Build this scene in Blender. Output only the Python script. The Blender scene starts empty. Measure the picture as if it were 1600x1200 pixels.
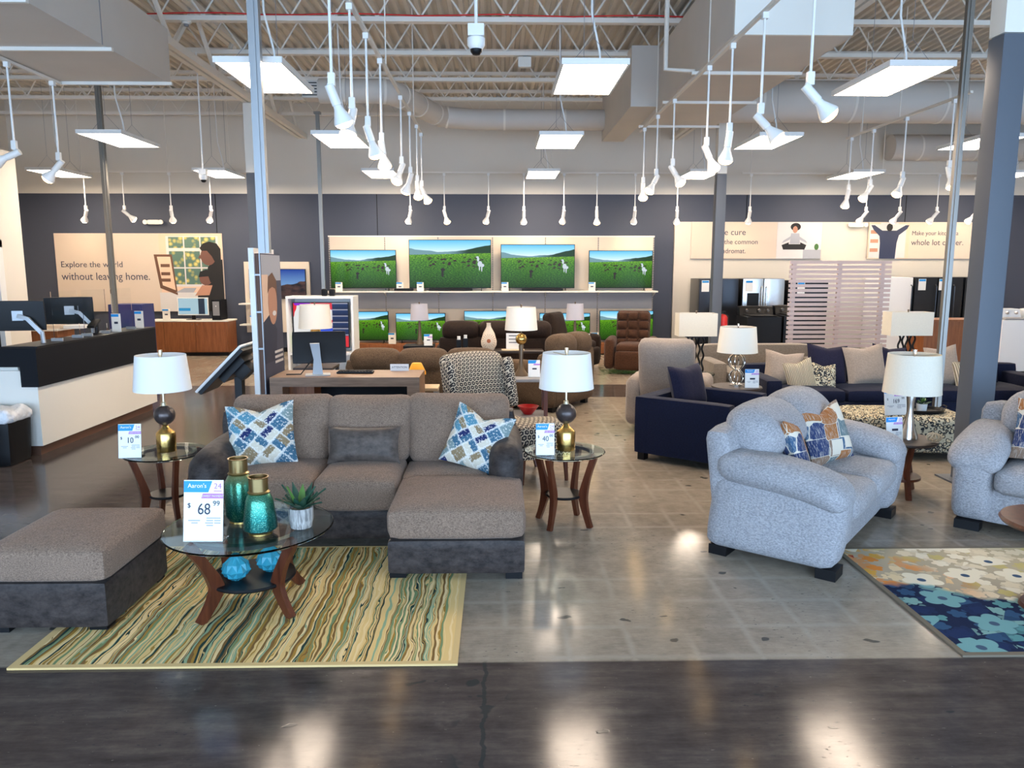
import bpy, math, random
from math import sin, cos, pi, radians, sqrt
from mathutils import Matrix, Vector, Euler
random.seed(7)
S = bpy.context.scene
C = S.collection

# ---------------------------------------------------------------- camera
F = 1190.0
cam_d = bpy.data.cameras.new('camera'); cam = bpy.data.objects.new('camera', cam_d); C.objects.link(cam)
cam_d.sensor_width = 36.0; cam_d.lens = F / 1600.0 * 36.0
cam_d.clip_start = 0.05; cam_d.clip_end = 200
cam.location = (0, 0, 1.85)
cam.rotation_euler = (pi / 2 - math.atan(179 / F), 0, -radians(1.1425))
S.camera = cam
# ---------------------------------------------------------------- world / exposure
W = bpy.data.worlds.new('daylight'); S.world = W; W.use_nodes = True
W.node_tree.nodes['Background'].inputs[0].default_value = (0.50, 0.71, 1.0, 1)
W.node_tree.nodes['Background'].inputs[1].default_value = 6.0
S.view_settings.view_transform = 'Standard'; S.view_settings.look = 'None'
S.view_settings.gamma = 1; S.view_settings.use_curve_mapping = False
S.view_settings.exposure = 1.08
PANEL_LIGHT = 19.0
FRONT_Y = -2.6
WINDOWS = [(-8.4, -5.4), (-5.0, -2.0), (-1.6, 1.4), (1.8, 4.8), (5.2, 8.2), (8.6, 11.6)]
for i, (a, b) in enumerate(WINDOWS):      # sky portals in the shop-front windows behind the camera
    ld = bpy.data.lights.new('window_daylight', 'AREA'); ld.shape = 'RECTANGLE'
    ld.size = b - a; ld.size_y = 3.0
    ld.cycles.is_portal = True
    lo = bpy.data.objects.new('window_daylight', ld); C.objects.link(lo)
    lo.location = ((a + b) / 2, FRONT_Y - 0.1, 1.7); lo.rotation_euler = (pi / 2, 0, 0)
    lo.rotation_euler = (-pi / 2, 0, pi)   # emits toward +Y

# ---------------------------------------------------------------- mesh builder
class MB:
    def __init__(s): s.v = []; s.f = []; s.uv = {}; s.M = Matrix.Identity(4)
    def add(s, vs, fs, M=None):
        b = len(s.v); T = s.M if M is None else s.M @ M
        s.v += [tuple(T @ Vector(p)) for p in vs]
        s.f += [tuple(b + i for i in f) for f in fs]
        return s
    def box(s, c, d, M=None):
        x, y, z = d[0] / 2, d[1] / 2, d[2] / 2; cx, cy, cz = c
        vs = [(cx + a * x, cy + b * y, cz + e * z) for e in (-1, 1) for b in (-1, 1) for a in (-1, 1)]
        return s.add(vs, [(0, 2, 3, 1), (4, 5, 7, 6), (0, 1, 5, 4), (2, 6, 7, 3), (0, 4, 6, 2), (1, 3, 7, 5)], M)
    def span(s, a, b, M=None):
        return s.box([(a[i] + b[i]) / 2 for i in range(3)], [abs(b[i] - a[i]) for i in range(3)], M)
    def rbox(s, c, d, r=0.05, n=6, puff=(0, 0, 0), M=None, fn=None):
        h = [d[0] / 2, d[1] / 2, d[2] / 2]; r = min(r, min(h) * 0.999)
        idx = {}; vs = []; fs = []
        def P(u):
            key = tuple(round(k, 5) for k in u)
            if key in idx: return idx[key]
            p = [u[i] * h[i] for i in range(3)]
            q = [max(-(h[i] - r), min(h[i] - r, p[i])) for i in range(3)]
            o = Vector([p[i] - q[i] for i in range(3)])
            if o.length > 1e-9: o = o.normalized() * r
            w = [q[i] + o[i] for i in range(3)]
            t = [w[i] / h[i] for i in range(3)]
            g = [max(0, 1 - t[i] * t[i]) for i in range(3)]
            w2 = [w[0] + puff[0] * t[0] * g[1] * g[2], w[1] + puff[1] * t[1] * g[0] * g[2], w[2] + puff[2] * t[2] * g[0] * g[1]]
            if fn: w2 = fn(w2, t)
            idx[key] = len(vs); vs.append((w2[0] + c[0], w2[1] + c[1], w2[2] + c[2])); return idx[key]
        def lin(i):     # denser near the rounded edges
            t = -1 + 2 * i / n; return math.copysign(abs(t) ** 0.75, t)
        for ax in range(3):
            for sg in (-1, 1):
                for i in range(n):
                    for j in range(n):
                        q = []
                        for (a, b) in ((i, j), (i + 1, j), (i + 1, j + 1), (i, j + 1)):
                            u = [0, 0, 0]; u[ax] = sg; u[(ax + 1) % 3] = lin(a); u[(ax + 2) % 3] = lin(b); q.append(P(u))
                        fs.append(tuple(q) if sg > 0 else tuple(reversed(q)))
        return s.add(vs, fs, M)
    def lathe(s, prof, n=24, c=(0, 0, 0), M=None, sx=1, sy=1, cap=True):
        vs = []; fs = []; m = len(prof)
        for r, z in prof:
            for k in range(n):
                a = 2 * pi * k / n; vs.append((c[0] + r * cos(a) * sx, c[1] + r * sin(a) * sy, c[2] + z))
        for i in range(m - 1):
            for k in range(n):
                k2 = (k + 1) % n; fs.append((i * n + k, i * n + k2, (i + 1) * n + k2, (i + 1) * n + k))
        if cap:
            fs.append(tuple(reversed(range(n)))); fs.append(tuple((m - 1) * n + k for k in range(n)))
        return s.add(vs, fs, M)
    def tube(s, pts, r, n=8, closed=False, M=None):
        vs = []; fs = []; P = [Vector(p) for p in pts]; m = len(P); up = None
        for i, p in enumerate(P):
            if closed: d = P[(i + 1) % m] - P[i - 1]
            else: d = P[min(i + 1, m - 1)] - P[max(i - 1, 0)]
            d.normalize()
            if up is None:
                up = Vector((0, 0, 1)) if abs(d.z) < 0.9 else Vector((1, 0, 0))
            a = d.cross(up)
            if a.length < 1e-6: a = d.orthogonal()
            a.normalize(); b = a.cross(d).normalized(); up = b
            rr = r[i] if isinstance(r, (list, tuple)) else r
            for k in range(n):
                t = 2 * pi * k / n; vs.append(tuple(p + a * cos(t) * rr + b * sin(t) * rr))
        for i in range(m if closed else m - 1):
            i2 = (i + 1) % m
            for k in range(n):
                k2 = (k + 1) % n; fs.append((i * n + k, i * n + k2, i2 * n + k2, i2 * n + k))
        if not closed:
            fs.append(tuple(reversed(range(n)))); fs.append(tuple((m - 1) * n + k for k in range(n)))
        return s.add(vs, fs, M)
    def sweep(s, pts, w, t, side, M=None):
        """rectangular bar along pts; side = vector of the width direction"""
        vs = []; fs = []; P = [Vector(p) for p in pts]; m = len(P); sd = Vector(side).normalized()
        for i, p in enumerate(P):
            d = (P[min(i + 1, m - 1)] - P[max(i - 1, 0)]).normalized(); b = sd.cross(d).normalized()
            ww = w[i] if isinstance(w, (list, tuple)) else w; tt = t[i] if isinstance(t, (list, tuple)) else t
            for a, e in ((-1, -1), (1, -1), (1, 1), (-1, 1)): vs.append(tuple(p + sd * a * ww / 2 + b * e * tt / 2))
        for i in range(m - 1):
            for k in range(4):
                k2 = (k + 1) % 4; fs.append((i * 4 + k, i * 4 + k2, i * 4 + 4 + k2, i * 4 + 4 + k))
        fs.append((3, 2, 1, 0)); fs.append(tuple((m - 1) * 4 + k for k in range(4)))
        return s.add(vs, fs, M)
    def prism(s, pts, t, M=None):
        """polygon in XZ extruded along +Y by t (front face at y=0)"""
        n = len(pts); A = sum(pts[i][0] * pts[(i + 1) % n][1] - pts[(i + 1) % n][0] * pts[i][1] for i in range(n))
        if A < 0: pts = pts[::-1]
        vs = [(x, 0, z) for x, z in pts] + [(x, t, z) for x, z in pts]
        fs = [tuple(range(n)), tuple(reversed(range(n, 2 * n)))]
        for i in range(n):
            j = (i + 1) % n; fs.append((j, i, n + i, n + j))
        return s.add(vs, fs, M)
    def pillow(s, w, h, t, pin=0.07, dent=0.0, n=14, M=None):
        b = len(s.v); uv = []; vs = []; fs = []
        for sg in (-1, 1):
            for j in range(n + 1):
                for i in range(n + 1):
                    u = -1 + 2 * i / n; v = -1 + 2 * j / n
                    x = w / 2 * u * (1 - pin * (1 - v * v)); z = h / 2 * v * (1 - pin * (1 - u * u))
                    th = t / 2 * (max(0, (1 - u ** 4) * (1 - v ** 4))) ** 0.55
                    z -= dent * max(0, v) ** 1.5 * max(0, 1 - abs(u) * 1.3) ** 1.2
                    vs.append((x, sg * th, z)); uv.append((i / n, j / n))
        N = (n + 1) * (n + 1)
        for j in range(n):
            for i in range(n):
                a = j * (n + 1) + i; q = (a, a + 1, a + n + 2, a + n + 1)
                fs.append(q); fs.append(tuple(N + k for k in reversed(q)))
        s.add(vs, fs, M)
        for k, c in enumerate(uv): s.uv[b + k] = c
        return s
    def quad(s, p, uvs=((0, 0), (1, 0), (1, 1), (0, 1))):
        b = len(s.v); s.add(p, [(0, 1, 2, 3)])
        for k in range(4): s.uv[b + k] = uvs[k]
        return s
    def build(s, name, mat, parent=None, smooth=True, angle=38, loc=None, rot=None):
        me = bpy.data.meshes.new(name); me.from_pydata(s.v, [], s.f)
        if s.uv:
            ul = me.uv_layers.new(name='UVMap')
            for l in me.loops: ul.data[l.index].uv = s.uv.get(l.vertex_index, (0, 0))
        if s.v and any(True for _ in s.f):
            import bmesh
            bm = bmesh.new(); bm.from_mesh(me)
            if not s.uv: bmesh.ops.remove_doubles(bm, verts=bm.verts, dist=1e-5)
            bmesh.ops.recalc_face_normals(bm, faces=bm.faces); bm.to_mesh(me); bm.free()
        if smooth:
            me.polygons.foreach_set('use_smooth', [True] * len(me.polygons)); me.set_sharp_from_angle(angle=radians(angle))
        if mat: me.materials.append(MT[mat] if isinstance(mat, str) else mat)
        o = bpy.data.objects.new(name, me); C.objects.link(o)
        if parent: o.parent = parent
        if loc: o.location = loc
        if rot: o.rotation_euler = rot
        return o

def thing(name, label, cat, loc=(0, 0, 0), rotz=0, group=None):
    o = bpy.data.objects.new(name, None); C.objects.link(o); o.empty_display_size = 0.1
    o.location = loc; o.rotation_euler = (0, 0, radians(rotz)); o['label'] = label; o['category'] = cat
    if group: o['group'] = group
    return o
def tag(o, label, cat, group=None, kind=None):
    if label: o['label'] = label
    if cat: o['category'] = cat
    if group: o['group'] = group
    if kind: o['kind'] = kind
    return o
def struct(o): o['kind'] = 'structure'; return o
def TR(x=0, y=0, z=0, rx=0, ry=0, rz=0):
    return Matrix.Translation((x, y, z)) @ Euler((radians(rx), radians(ry), radians(rz))).to_matrix().to_4x4()
ORD = ['first', 'second', 'third', 'fourth', 'fifth', 'sixth', 'seventh', 'eighth', 'ninth', 'tenth']

# ---------------------------------------------------------------- materials
MT = {}
class N:
    def __init__(s, name):
        s.m = bpy.data.materials.new(name); s.m.use_nodes = True; s.t = s.m.node_tree
        s.b = s.t.nodes['Principled BSDF']; MT[name] = s.m
    def n(s, typ, **kw):
        nd = s.t.nodes.new(typ)
        for k, v in kw.items(): setattr(nd, k, v)
        return nd
    def put(s, sock, v):
        if v is None: return
        if isinstance(v, bpy.types.NodeSocket): s.t.links.new(v, sock)
        elif isinstance(v, (tuple, list)) and len(v) == 3 and sock.type == 'RGBA': sock.default_value = (*v, 1)
        else: sock.default_value = v
    def math(s, op, a, b=None, c=None, clamp=False):
        nd = s.n('ShaderNodeMath', operation=op, use_clamp=clamp)
        for i, v in enumerate((a, b, c)):
            if v is not None: s.put(nd.inputs[i], v)
        return nd.outputs[0]
    def coord(s, kind='Object'): return s.n('ShaderNodeTexCoord').outputs[kind]
    def sep(s, v):
        nd = s.n('ShaderNodeSeparateXYZ'); s.put(nd.inputs[0], v); return nd.outputs
    def comb(s, x=0, y=0, z=0):
        nd = s.n('ShaderNodeCombineXYZ')
        for i, v in enumerate((x, y, z)): s.put(nd.inputs[i], v)
        return nd.outputs[0]
    def map(s, v, scale=(1, 1, 1), rot=(0, 0, 0), loc=(0, 0, 0)):
        nd = s.n('ShaderNodeMapping'); s.put(nd.inputs[0], v); nd.inputs[1].default_value = loc
        nd.inputs[2].default_value = [radians(a) for a in rot]; nd.inputs[3].default_value = scale; return nd.outputs[0]
    def noise(s, v, scale, detail=2, rough=0.5, out=0):
        nd = s.n('ShaderNodeTexNoise'); s.put(nd.inputs['Vector'], v); nd.inputs['Scale'].default_value = scale
        nd.inputs['Detail'].default_value = detail; nd.inputs['Roughness'].default_value = rough; return nd.outputs[out]
    def vor(s, v, scale, rand=1, feature='F1', dist='EUCLIDEAN'):
        nd = s.n('ShaderNodeTexVoronoi', feature=feature, distance=dist); s.put(nd.inputs['Vector'], v)
        nd.inputs['Scale'].default_value = scale; nd.inputs['Randomness'].default_value = rand; return nd
    def white(s, v, dim='3D'):
        nd = s.n('ShaderNodeTexWhiteNoise', noise_dimensions=dim); s.put(nd.inputs['W' if dim == '1D' else 'Vector'], v); return nd.outputs
    def mix(s, f, a, b, typ='MIX'):
        nd = s.n('ShaderNodeMix', data_type='RGBA', blend_type=typ)
        s.put(nd.inputs[0], f); s.put(nd.inputs[6], a); s.put(nd.inputs[7], b); return nd.outputs[2]
    def ramp(s, f, stops, interp='LINEAR'):
        nd = s.n('ShaderNodeValToRGB'); cr = nd.color_ramp; cr.interpolation = interp
        while len(cr.elements) < len(stops): cr.elements.new(0.5)
        for e, (p, c) in zip(cr.elements, stops):
            e.position = p; e.color = (*c, 1) if len(c) == 3 else c
        s.put(nd.inputs[0], f); return nd.outputs[0]
    def step(s, e0, e1, x):
        nd = s.n('ShaderNodeMapRange', interpolation_type='SMOOTHSTEP'); s.put(nd.inputs[0], x)
        s.put(nd.inputs[1], e0); s.put(nd.inputs[2], e1); return nd.outputs[0]
    def bump(s, h, strength=0.3, dist=0.01):
        nd = s.n('ShaderNodeBump'); nd.inputs['Strength'].default_value = strength; nd.inputs['Distance'].default_value = dist
        s.put(nd.inputs['Height'], h); s.t.links.new(nd.outputs[0], s.b.inputs['Normal'])
    def out(s, col=None, rough=None, metal=None, spec=None, **kw):
        for k, v in (('Base Color', col), ('Roughness', rough), ('Metallic', metal), ('Specular IOR Level', spec)): s.put(s.b.inputs[k], v)
        for k, v in kw.items(): s.put(s.b.inputs[k.replace('_', ' ')], v)
        return s.m
def plain(name, col, rough=0.5, metal=0, var=0.0, vs=6, bump=0, bs=60, spec=0.5, bd=0.005):
    k = N(name); c = col; co = k.coord()
    if var:
        f = k.noise(co, vs, 4); c = k.ramp(f, [(0.25, [x * (1 - var) for x in col]), (0.75, [min(1, x * (1 + var)) for x in col])])
    if bump: k.bump(k.noise(co, bs, 3), bump, bd)
    k.out(c, rough, metal, spec); return k.m
def emis(name, col, st):
    k = N(name); k.out(col, 0.5, Emission_Color=col, Emission_Strength=st)
def fabric(name, c1, c2, scale=90, bump=0.5, sheen=0.2, rough=0.95, big=3.0, bigvar=0.12):
    k = N(name); co = k.coord(); f = k.noise(k.map(co, (1, 1, 1.6)), scale, 3, 0.7)
    g = k.noise(co, big, 2); c = k.ramp(f, [(0.3, c1), (0.7, c2)])
    c = k.mix(0.5, c, k.ramp(g, [(0.3, [1 - bigvar] * 3), (0.7, [1 + bigvar] * 3)]), 'MULTIPLY')
    wr = k.noise(k.map(co, (1, 1, 1)), 7, 3, 0.55)
    k.bump(k.math('ADD', k.math('MULTIPLY', f, 0.14), k.math('MULTIPLY', wr, 1.0)), bump, 0.028); k.out(c, rough, 0, 0.2, Sheen_Weight=sheen)
def wood(name, c1, c2, axis=0, scale=3.0, rough=0.4):
    k = N(name); sc = [14, 14, 14]; sc[axis] = 1.2
    f = k.noise(k.map(k.coord(), sc), scale, 6, 0.65)
    k.out(k.ramp(f, [(0.3, c1), (0.7, c2)]), rough, 0, 0.4)

plain('cream_wall', (0.72, 0.675, 0.60), 0.85, var=0.03, vs=0.6)
plain('cream_panel', (0.58, 0.54, 0.47), 0.7)
plain('white_steel', (0.78, 0.74, 0.67), 0.6)
plain('duct_paint', (0.60, 0.56, 0.51), 0.6, var=0.03, vs=2)
plain('grey_paint', (0.048, 0.058, 0.088), 0.6, var=0.04, vs=0.8)
plain('column_grey', (0.085, 0.10, 0.125), 0.5)
plain('white_paint', (0.8, 0.8, 0.78), 0.4)
plain('white_plastic', (0.82, 0.82, 0.8), 0.35)
plain('warm_white', (0.80, 0.77, 0.70), 0.5)
plain('counter_white', (0.78, 0.75, 0.68), 0.5)
plain('black', (0.005, 0.005, 0.006), 0.4, spec=0.25)
plain('black_matte', (0.008, 0.008, 0.009), 0.6)
plain('dark_grey', (0.009, 0.010, 0.013), 0.6, spec=0.12)
plain('mid_grey', (0.25, 0.25, 0.26), 0.5)
plain('aluminium', (0.42, 0.44, 0.46), 0.5, 0.7)
plain('dark_aluminium', (0.30, 0.29, 0.27), 0.4, 0.9)
plain('steel', (0.62, 0.60, 0.57), 0.25, 1.0)
plain('chrome', (0.75, 0.74, 0.72), 0.15, 1.0)
plain('black_steel', (0.03, 0.033, 0.04), 0.25, 0.6)
plain('gold', (0.66, 0.44, 0.15), 0.25, 1.0)
plain('antique_gold', (0.40, 0.29, 0.13), 0.3, 1.0)
plain('pale_gold', (0.70, 0.62, 0.45), 0.3, 1.0)
plain('bronze', (0.16, 0.11, 0.07), 0.4, 0.6)
plain('red', (0.6, 0.02, 0.02), 0.35)
plain('orange', (0.95, 0.42, 0.02), 0.5)
plain('navy_box', (0.03, 0.04, 0.16), 0.5)
plain('shade', (0.86, 0.85, 0.82), 0.9)
plain('shade_warm', (0.80, 0.74, 0.63), 0.9)
plain('shade_linen', (0.74, 0.68, 0.56), 0.9, var=0.04, vs=80)
plain('shade_lilac', (0.50, 0.48, 0.52), 0.9)
plain('panel_beige', (0.66, 0.57, 0.46), 0.7)
plain('panel_grey', (0.34, 0.34, 0.36), 0.7)
plain('print_blue', (0.0, 0.27, 0.72), 0.5)
plain('print_purple', (0.45, 0.16, 0.62), 0.5)
plain('print_ink', (0.02, 0.025, 0.05), 0.6)
plain('print_grey', (0.35, 0.36, 0.4), 0.6)
plain('print_slate', (0.045, 0.05, 0.085), 0.6)
plain('print_cream', (0.62, 0.51, 0.41), 0.6)
plain('print_peach', (0.72, 0.50, 0.36), 0.6)
plain('print_skin', (0.45, 0.22, 0.14), 0.6)
plain('print_skin_dark', (0.16, 0.07, 0.05), 0.6)
plain('print_hair', (0.008, 0.007, 0.008), 0.7)
plain('print_shirt', (0.02, 0.03, 0.075), 0.6)
plain('print_white', (0.60, 0.58, 0.57), 0.6)
plain('print_brown', (0.13, 0.06, 0.035), 0.6)
plain('print_teal', (0.05, 0.20, 0.25), 0.6)
plain('print_green', (0.05, 0.14, 0.03), 0.6)
plain('bag_white', (0.75, 0.76, 0.78), 0.4, bump=0.8, bs=18, bd=0.03)
plain('yellow', (0.8, 0.6, 0.03), 0.5)
plain('soil', (0.35, 0.24, 0.14), 0.9, var=0.5, vs=90)
plain('leaf', (0.02, 0.075, 0.045), 0.45, var=0.4, vs=14)
plain('leaf_light', (0.10, 0.22, 0.04), 0.45, var=0.3, vs=14)
plain('aqua', (0.035, 0.27, 0.36), 0.15)
plain('leather_brown', (0.055, 0.026, 0.016), 0.5, var=0.3, vs=5, bump=0.2, bs=40)
plain('ball_dark', (0.06, 0.045, 0.042), 0.3, 0.4, var=0.5, vs=25)
plain('slat_pink', (0.56, 0.43, 0.39), 0.5, var=0.04, vs=3)
plain('appliance_white', (0.82, 0.82, 0.82), 0.3)
k = N('glass'); k.out((0.80, 0.93, 0.90), 0.02, 0, 0.5, Transmission_Weight=1.0, IOR=1.2)
k = N('acrylic'); k.out((0.95, 0.97, 0.98), 0.03, 0, 0.5, Transmission_Weight=1.0, IOR=1.05)
wood('cherry', (0.055, 0.013, 0.006), (0.13, 0.035, 0.014), 2, 2.0, 0.3)
wood('walnut', (0.17, 0.10, 0.06), (0.30, 0.19, 0.125), 0, 2.5, 0.45)
wood('oak_red', (0.17, 0.055, 0.018), (0.30, 0.11, 0.04), 2, 2.0, 0.4)
wood('espresso', (0.02, 0.013, 0.011), (0.045, 0.03, 0.024), 0, 2.5, 0.45)
wood('pale_wood', (0.55, 0.42, 0.27), (0.68, 0.54, 0.37), 0, 2.5, 0.5)
fabric('taupe_chenille', (0.105, 0.070, 0.050), (0.33, 0.228, 0.165), 120, 0.6, 0.1)
fabric('faux_leather', (0.018, 0.014, 0.013), (0.060, 0.046, 0.041), 18, 0.25, 0.03, 0.5, 5, 0.2)
fabric('lumbar_brown', (0.05, 0.038, 0.032), (0.12, 0.092, 0.076), 14, 0.25, 0.05, 0.45, 5, 0.2)
fabric('ice_grey', (0.20, 0.20, 0.215), (0.44, 0.43, 0.44), 75, 0.7, 0.1)
fabric('navy_velvet', (0.002, 0.004, 0.016), (0.005, 0.009, 0.034), 60, 0.2, 0.05, 0.8)
fabric('navy_pillow', (0.005, 0.005, 0.018), (0.012, 0.011, 0.034), 60, 0.2, 0.08, 0.8)
fabric('brown_taupe', (0.06, 0.038, 0.022), (0.15, 0.098, 0.06), 70, 0.5, 0.05)
fabric('dark_brown', (0.010, 0.005, 0.003), (0.028, 0.014, 0.009), 50, 0.3, 0.03, 0.7)
fabric('brown_suede', (0.035, 0.013, 0.006), (0.085, 0.034, 0.015), 40, 0.3, 0.1, 0.8)
fabric('recliner_taupe', (0.20, 0.16, 0.13), (0.33, 0.27, 0.225), 90, 0.4, 0.2)
fabric('pillow_taupe', (0.26, 0.20, 0.155), (0.36, 0.285, 0.225), 60, 0.3, 0.4)
fabric('sofa_taupe', (0.17, 0.14, 0.11), (0.27, 0.225, 0.18), 60, 0.3, 0.3)
k = N('ivory_rib'); uv = k.coord('UV'); u = k.sep(uv)[0]; w = k.math('SINE', k.math('MULTIPLY', u, 110.0))
k.bump(w, 0.8, 0.01); k.out(k.ramp(w, [(0.0, (0.45, 0.37, 0.26)), (0.6, (0.70, 0.63, 0.48))]), 0.95, 0, 0.2)

# floor: polished concrete, dark-stained walkways round a lighter field
k = N('concrete'); co = k.coord(); X, Y, Z = k.sep(co)
big = k.noise(co, 0.7, 5, 0.6); fine = k.noise(co, 9, 6, 0.65); str_ = k.noise(k.map(co, (1.2, 7, 1)), 1.5, 5, 0.6)
grain = k.noise(k.map(co, (14, 60, 1)), 1.0, 5, 0.75)
fine = k.math('ADD', k.math('MULTIPLY', fine, 0.55), k.math('MULTIPLY', grain, 0.45))
light = k.ramp(k.math('ADD', k.math('MULTIPLY', big, 0.45), k.math('MULTIPLY', fine, 0.55)), [(0.34, (0.17, 0.138, 0.105)), (0.5, (0.285, 0.238, 0.185)), (0.66, (0.40, 0.34, 0.265))])
dark = k.ramp(k.math('ADD', k.math('MULTIPLY', str_, 0.55), k.math('MULTIPLY', fine, 0.45)), [(0.32, (0.030, 0.024, 0.023)), (0.5, (0.066, 0.053, 0.048)), (0.68, (0.115, 0.094, 0.080))])
wob = k.math('MULTIPLY', k.math('SUBTRACT', k.noise(co, 3, 3), 0.5), 0.03)
near = k.step(3.40, 3.38, k.math('ADD', Y, k.math('MULTIPLY', wob, 0.3)))
left = k.math('MULTIPLY', k.step(-2.62, -2.66, k.math('ADD', X, wob)), k.step(12.22, 12.18, Y))
cross = k.math('MULTIPLY', k.step(10.98, 11.02, Y), k.step(12.22, 12.18, Y))
dk = k.math('MAXIMUM', k.math('MAXIMUM', near, left), cross)
def grid(v, off, wd):
    g = k.math('ABSOLUTE', k.math('SUBTRACT', k.math('FRACT', k.math('DIVIDE', k.math('SUBTRACT', v, off), 0.311)), 0.5))
    return k.step(0.5 - wd, 0.5, g)
lines = k.math('MAXIMUM', grid(k.math('ADD', X, wob), 0.97, 0.10), grid(k.math('ADD', Y, wob), 4.05, 0.12))
lines = k.math('MULTIPLY', lines, k.step(0.36, 0.55, k.noise(co, 1.6, 3)))
light = k.mix(k.math('MULTIPLY', lines, 0.36), light, (0.42, 0.385, 0.32))
col = k.mix(dk, light, dark)
crackx = k.math('ADD', X, k.math('MULTIPLY', k.math('SUBTRACT', k.noise(k.map(co, (0, 3, 0)), 4, 4), 0.5), 0.06))
crack = k.step(0.012, 0.006, k.math('ABSOLUTE', k.math('ADD', crackx, 0.06)))
blob = k.math('MULTIPLY', k.step(0.62, 0.66, k.noise(co, 7, 2)), k.step(0.14, 0.08, k.math('ABSOLUTE', k.math('ADD', X, 0.07))))
crack = k.math('MULTIPLY', k.math('MAXIMUM', crack, blob), k.step(3.42, 3.36, Y))
vo = k.vor(k.map(k.mix(0.12, co, k.noise(co, 8, 2, out=1)), (1, 1.8, 1)), 4.6); chip = k.math('MULTIPLY', k.step(0.27, 0.23, k.math('ADD', vo.outputs['Distance'], k.math('MULTIPLY', fine, 0.25))), k.step(0.74, 0.75, k.sep(vo.outputs['Color'])[0]))
sp = k.step(0.66, 0.69, k.noise(k.map(co, (1, 2.4, 1)), 26, 3)); sp = k.math('MULTIPLY', sp, k.step(0.5, 0.6, k.noise(co, 1.1, 2)))
marks = k.math('MAXIMUM', k.math('MAXIMUM', chip, sp), crack)
scr = k.math('MAXIMUM', k.step(0.70, 0.74, k.noise(k.map(co, (1, 2.2, 1), (0, 0, 24)), 34, 4)), k.math('MULTIPLY', k.step(0.60, 0.75, k.noise(co, 2.3, 5, 0.7)), 0.35))
col = k.mix(k.math('MULTIPLY', scr, k.math('MULTIPLY', dk, 0.45)), col, (0.27, 0.24, 0.21))
col = k.mix(k.math('MULTIPLY', marks, 0.8), col, (0.03, 0.034, 0.034))
k.bump(k.math('SUBTRACT', k.math('MULTIPLY', big, 0.3), marks), 0.08, 0.003)
k.out(col, k.ramp(fine, [(0.3, (0.12,) * 3), (0.7, (0.17,) * 3)]), 0, 0.17)

# striped rug
k = N('rug_stripes'); co = k.coord(); X, Y, Z = k.sep(co)
wig = k.math('MULTIPLY', k.math('SUBTRACT', k.noise(k.map(co, (1.6, 1, 1)), 2.6, 2), 0.5), 0.085)
wig2 = k.math('MULTIPLY', k.math('SUBTRACT', k.noise(k.map(co, (8, 1.6, 1)), 2.5, 2), 0.5), 0.032)
t = k.math('ADD', X, k.math('ADD', wig, wig2))
a = k.white(k.math('FLOOR', k.math('MULTIPLY', t, 88)), '1D')[0]
PAL = [(0.0, (0.76, 0.53, 0.22)), (0.30, (0.40, 0.22, 0.045)), (0.42, (0.82, 0.62, 0.32)), (0.60, (0.20, 0.27, 0.13)), (0.70, (0.025, 0.05, 0.042)), (0.79, (0.30, 0.40, 0.24)), (0.88, (0.22, 0.12, 0.04))]
c1 = k.ramp(a, PAL, 'CONSTANT')
b2 = k.white(k.math('FLOOR', k.math('MULTIPLY', k.math('ADD', t, wig2), 300)), '1D')[0]
c = k.mix(k.step(0.72, 0.74, b2), c1, k.ramp(k.math('FRACT', k.math('MULTIPLY', b2, 37.0)), PAL, 'CONSTANT'))
k.bump(k.noise(co, 300, 2), 0.3, 0.003); k.out(c, 0.95, 0, 0.1)
plain('rug_binding', (0.66, 0.46, 0.20), 0.95)

# floral rug
k = N('rug_floral'); co = k.coord(); X, Y, Z = k.sep(co)
def flowers(scale, petals, rand=0.8, loc=(0, 0, 0), size=0.42):
    v = k.vor(k.map(co, loc=loc), scale, rand); d = k.n('ShaderNodeVectorMath', operation='SUBTRACT')
    k.t.links.new(k.map(co, (scale,) * 3, loc=[l * scale for l in loc]), d.inputs[0])
    sc = k.n('ShaderNodeVectorMath', operation='SCALE'); k.t.links.new(v.outputs['Position'], sc.inputs[0]); sc.inputs['Scale'].default_value = scale
    k.t.links.new(sc.outputs[0], d.inputs[1])
    dx, dy, dz = k.sep(d.outputs[0]); ang = k.math('ARCTAN2', dy, dx)
    r = k.math('SQRT', k.math('ADD', k.math('MULTIPLY', dx, dx), k.math('MULTIPLY', dy, dy)))
    ph = k.math('MULTIPLY', k.sep(v.outputs['Color'])[0], 6.28)
    rad = k.math('MULTIPLY', k.math('ADD', 0.72, k.math('MULTIPLY', k.math('ABSOLUTE', k.math('COSINE', k.math('ADD', k.math('MULTIPLY', ang, petals / 2), ph))), 0.34)), size)
    return k.step(rad, k.math('SUBTRACT', rad, 0.03), r), k.step(0.10, 0.08, r), v.outputs['Color'], r
flat = k.map(co, (1, 1, 0))
zone = k.math('ADD', k.math('ADD', k.math('MULTIPLY', k.math('SUBTRACT', Y, 3.39), 1.0), k.math('MULTIPLY', k.math('SUBTRACT', X, 2.24), 0.42)), k.math('MULTIPLY', k.math('SUBTRACT', k.noise(co, 3.5, 3), 0.5), 0.55))
bg = k.ramp(k.math('DIVIDE', zone, 2.0), [(0.0, (0.012, 0.02, 0.055)), (0.43, (0.012, 0.02, 0.055)), (0.45, (0.40, 0.33, 0.24)), (0.62, (0.45, 0.38, 0.27)), (1.0, (0.52, 0.42, 0.26))])
f1, h1, cc1, r1 = flowers(3.6, 5, 0.75); f2, h2, cc2, r2 = flowers(7.5, 5, 0.9, (3.3, 1.7, 0), 0.38); f3, h3, cc3, r3 = flowers(6.2, 6, 0.9, (1.1, 7.7, 0), 0.38)
rnd = k.sep(cc2)[1]; rnd3 = k.sep(cc3)[2]
zr = k.math('DIVIDE', zone, 2.0)
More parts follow.
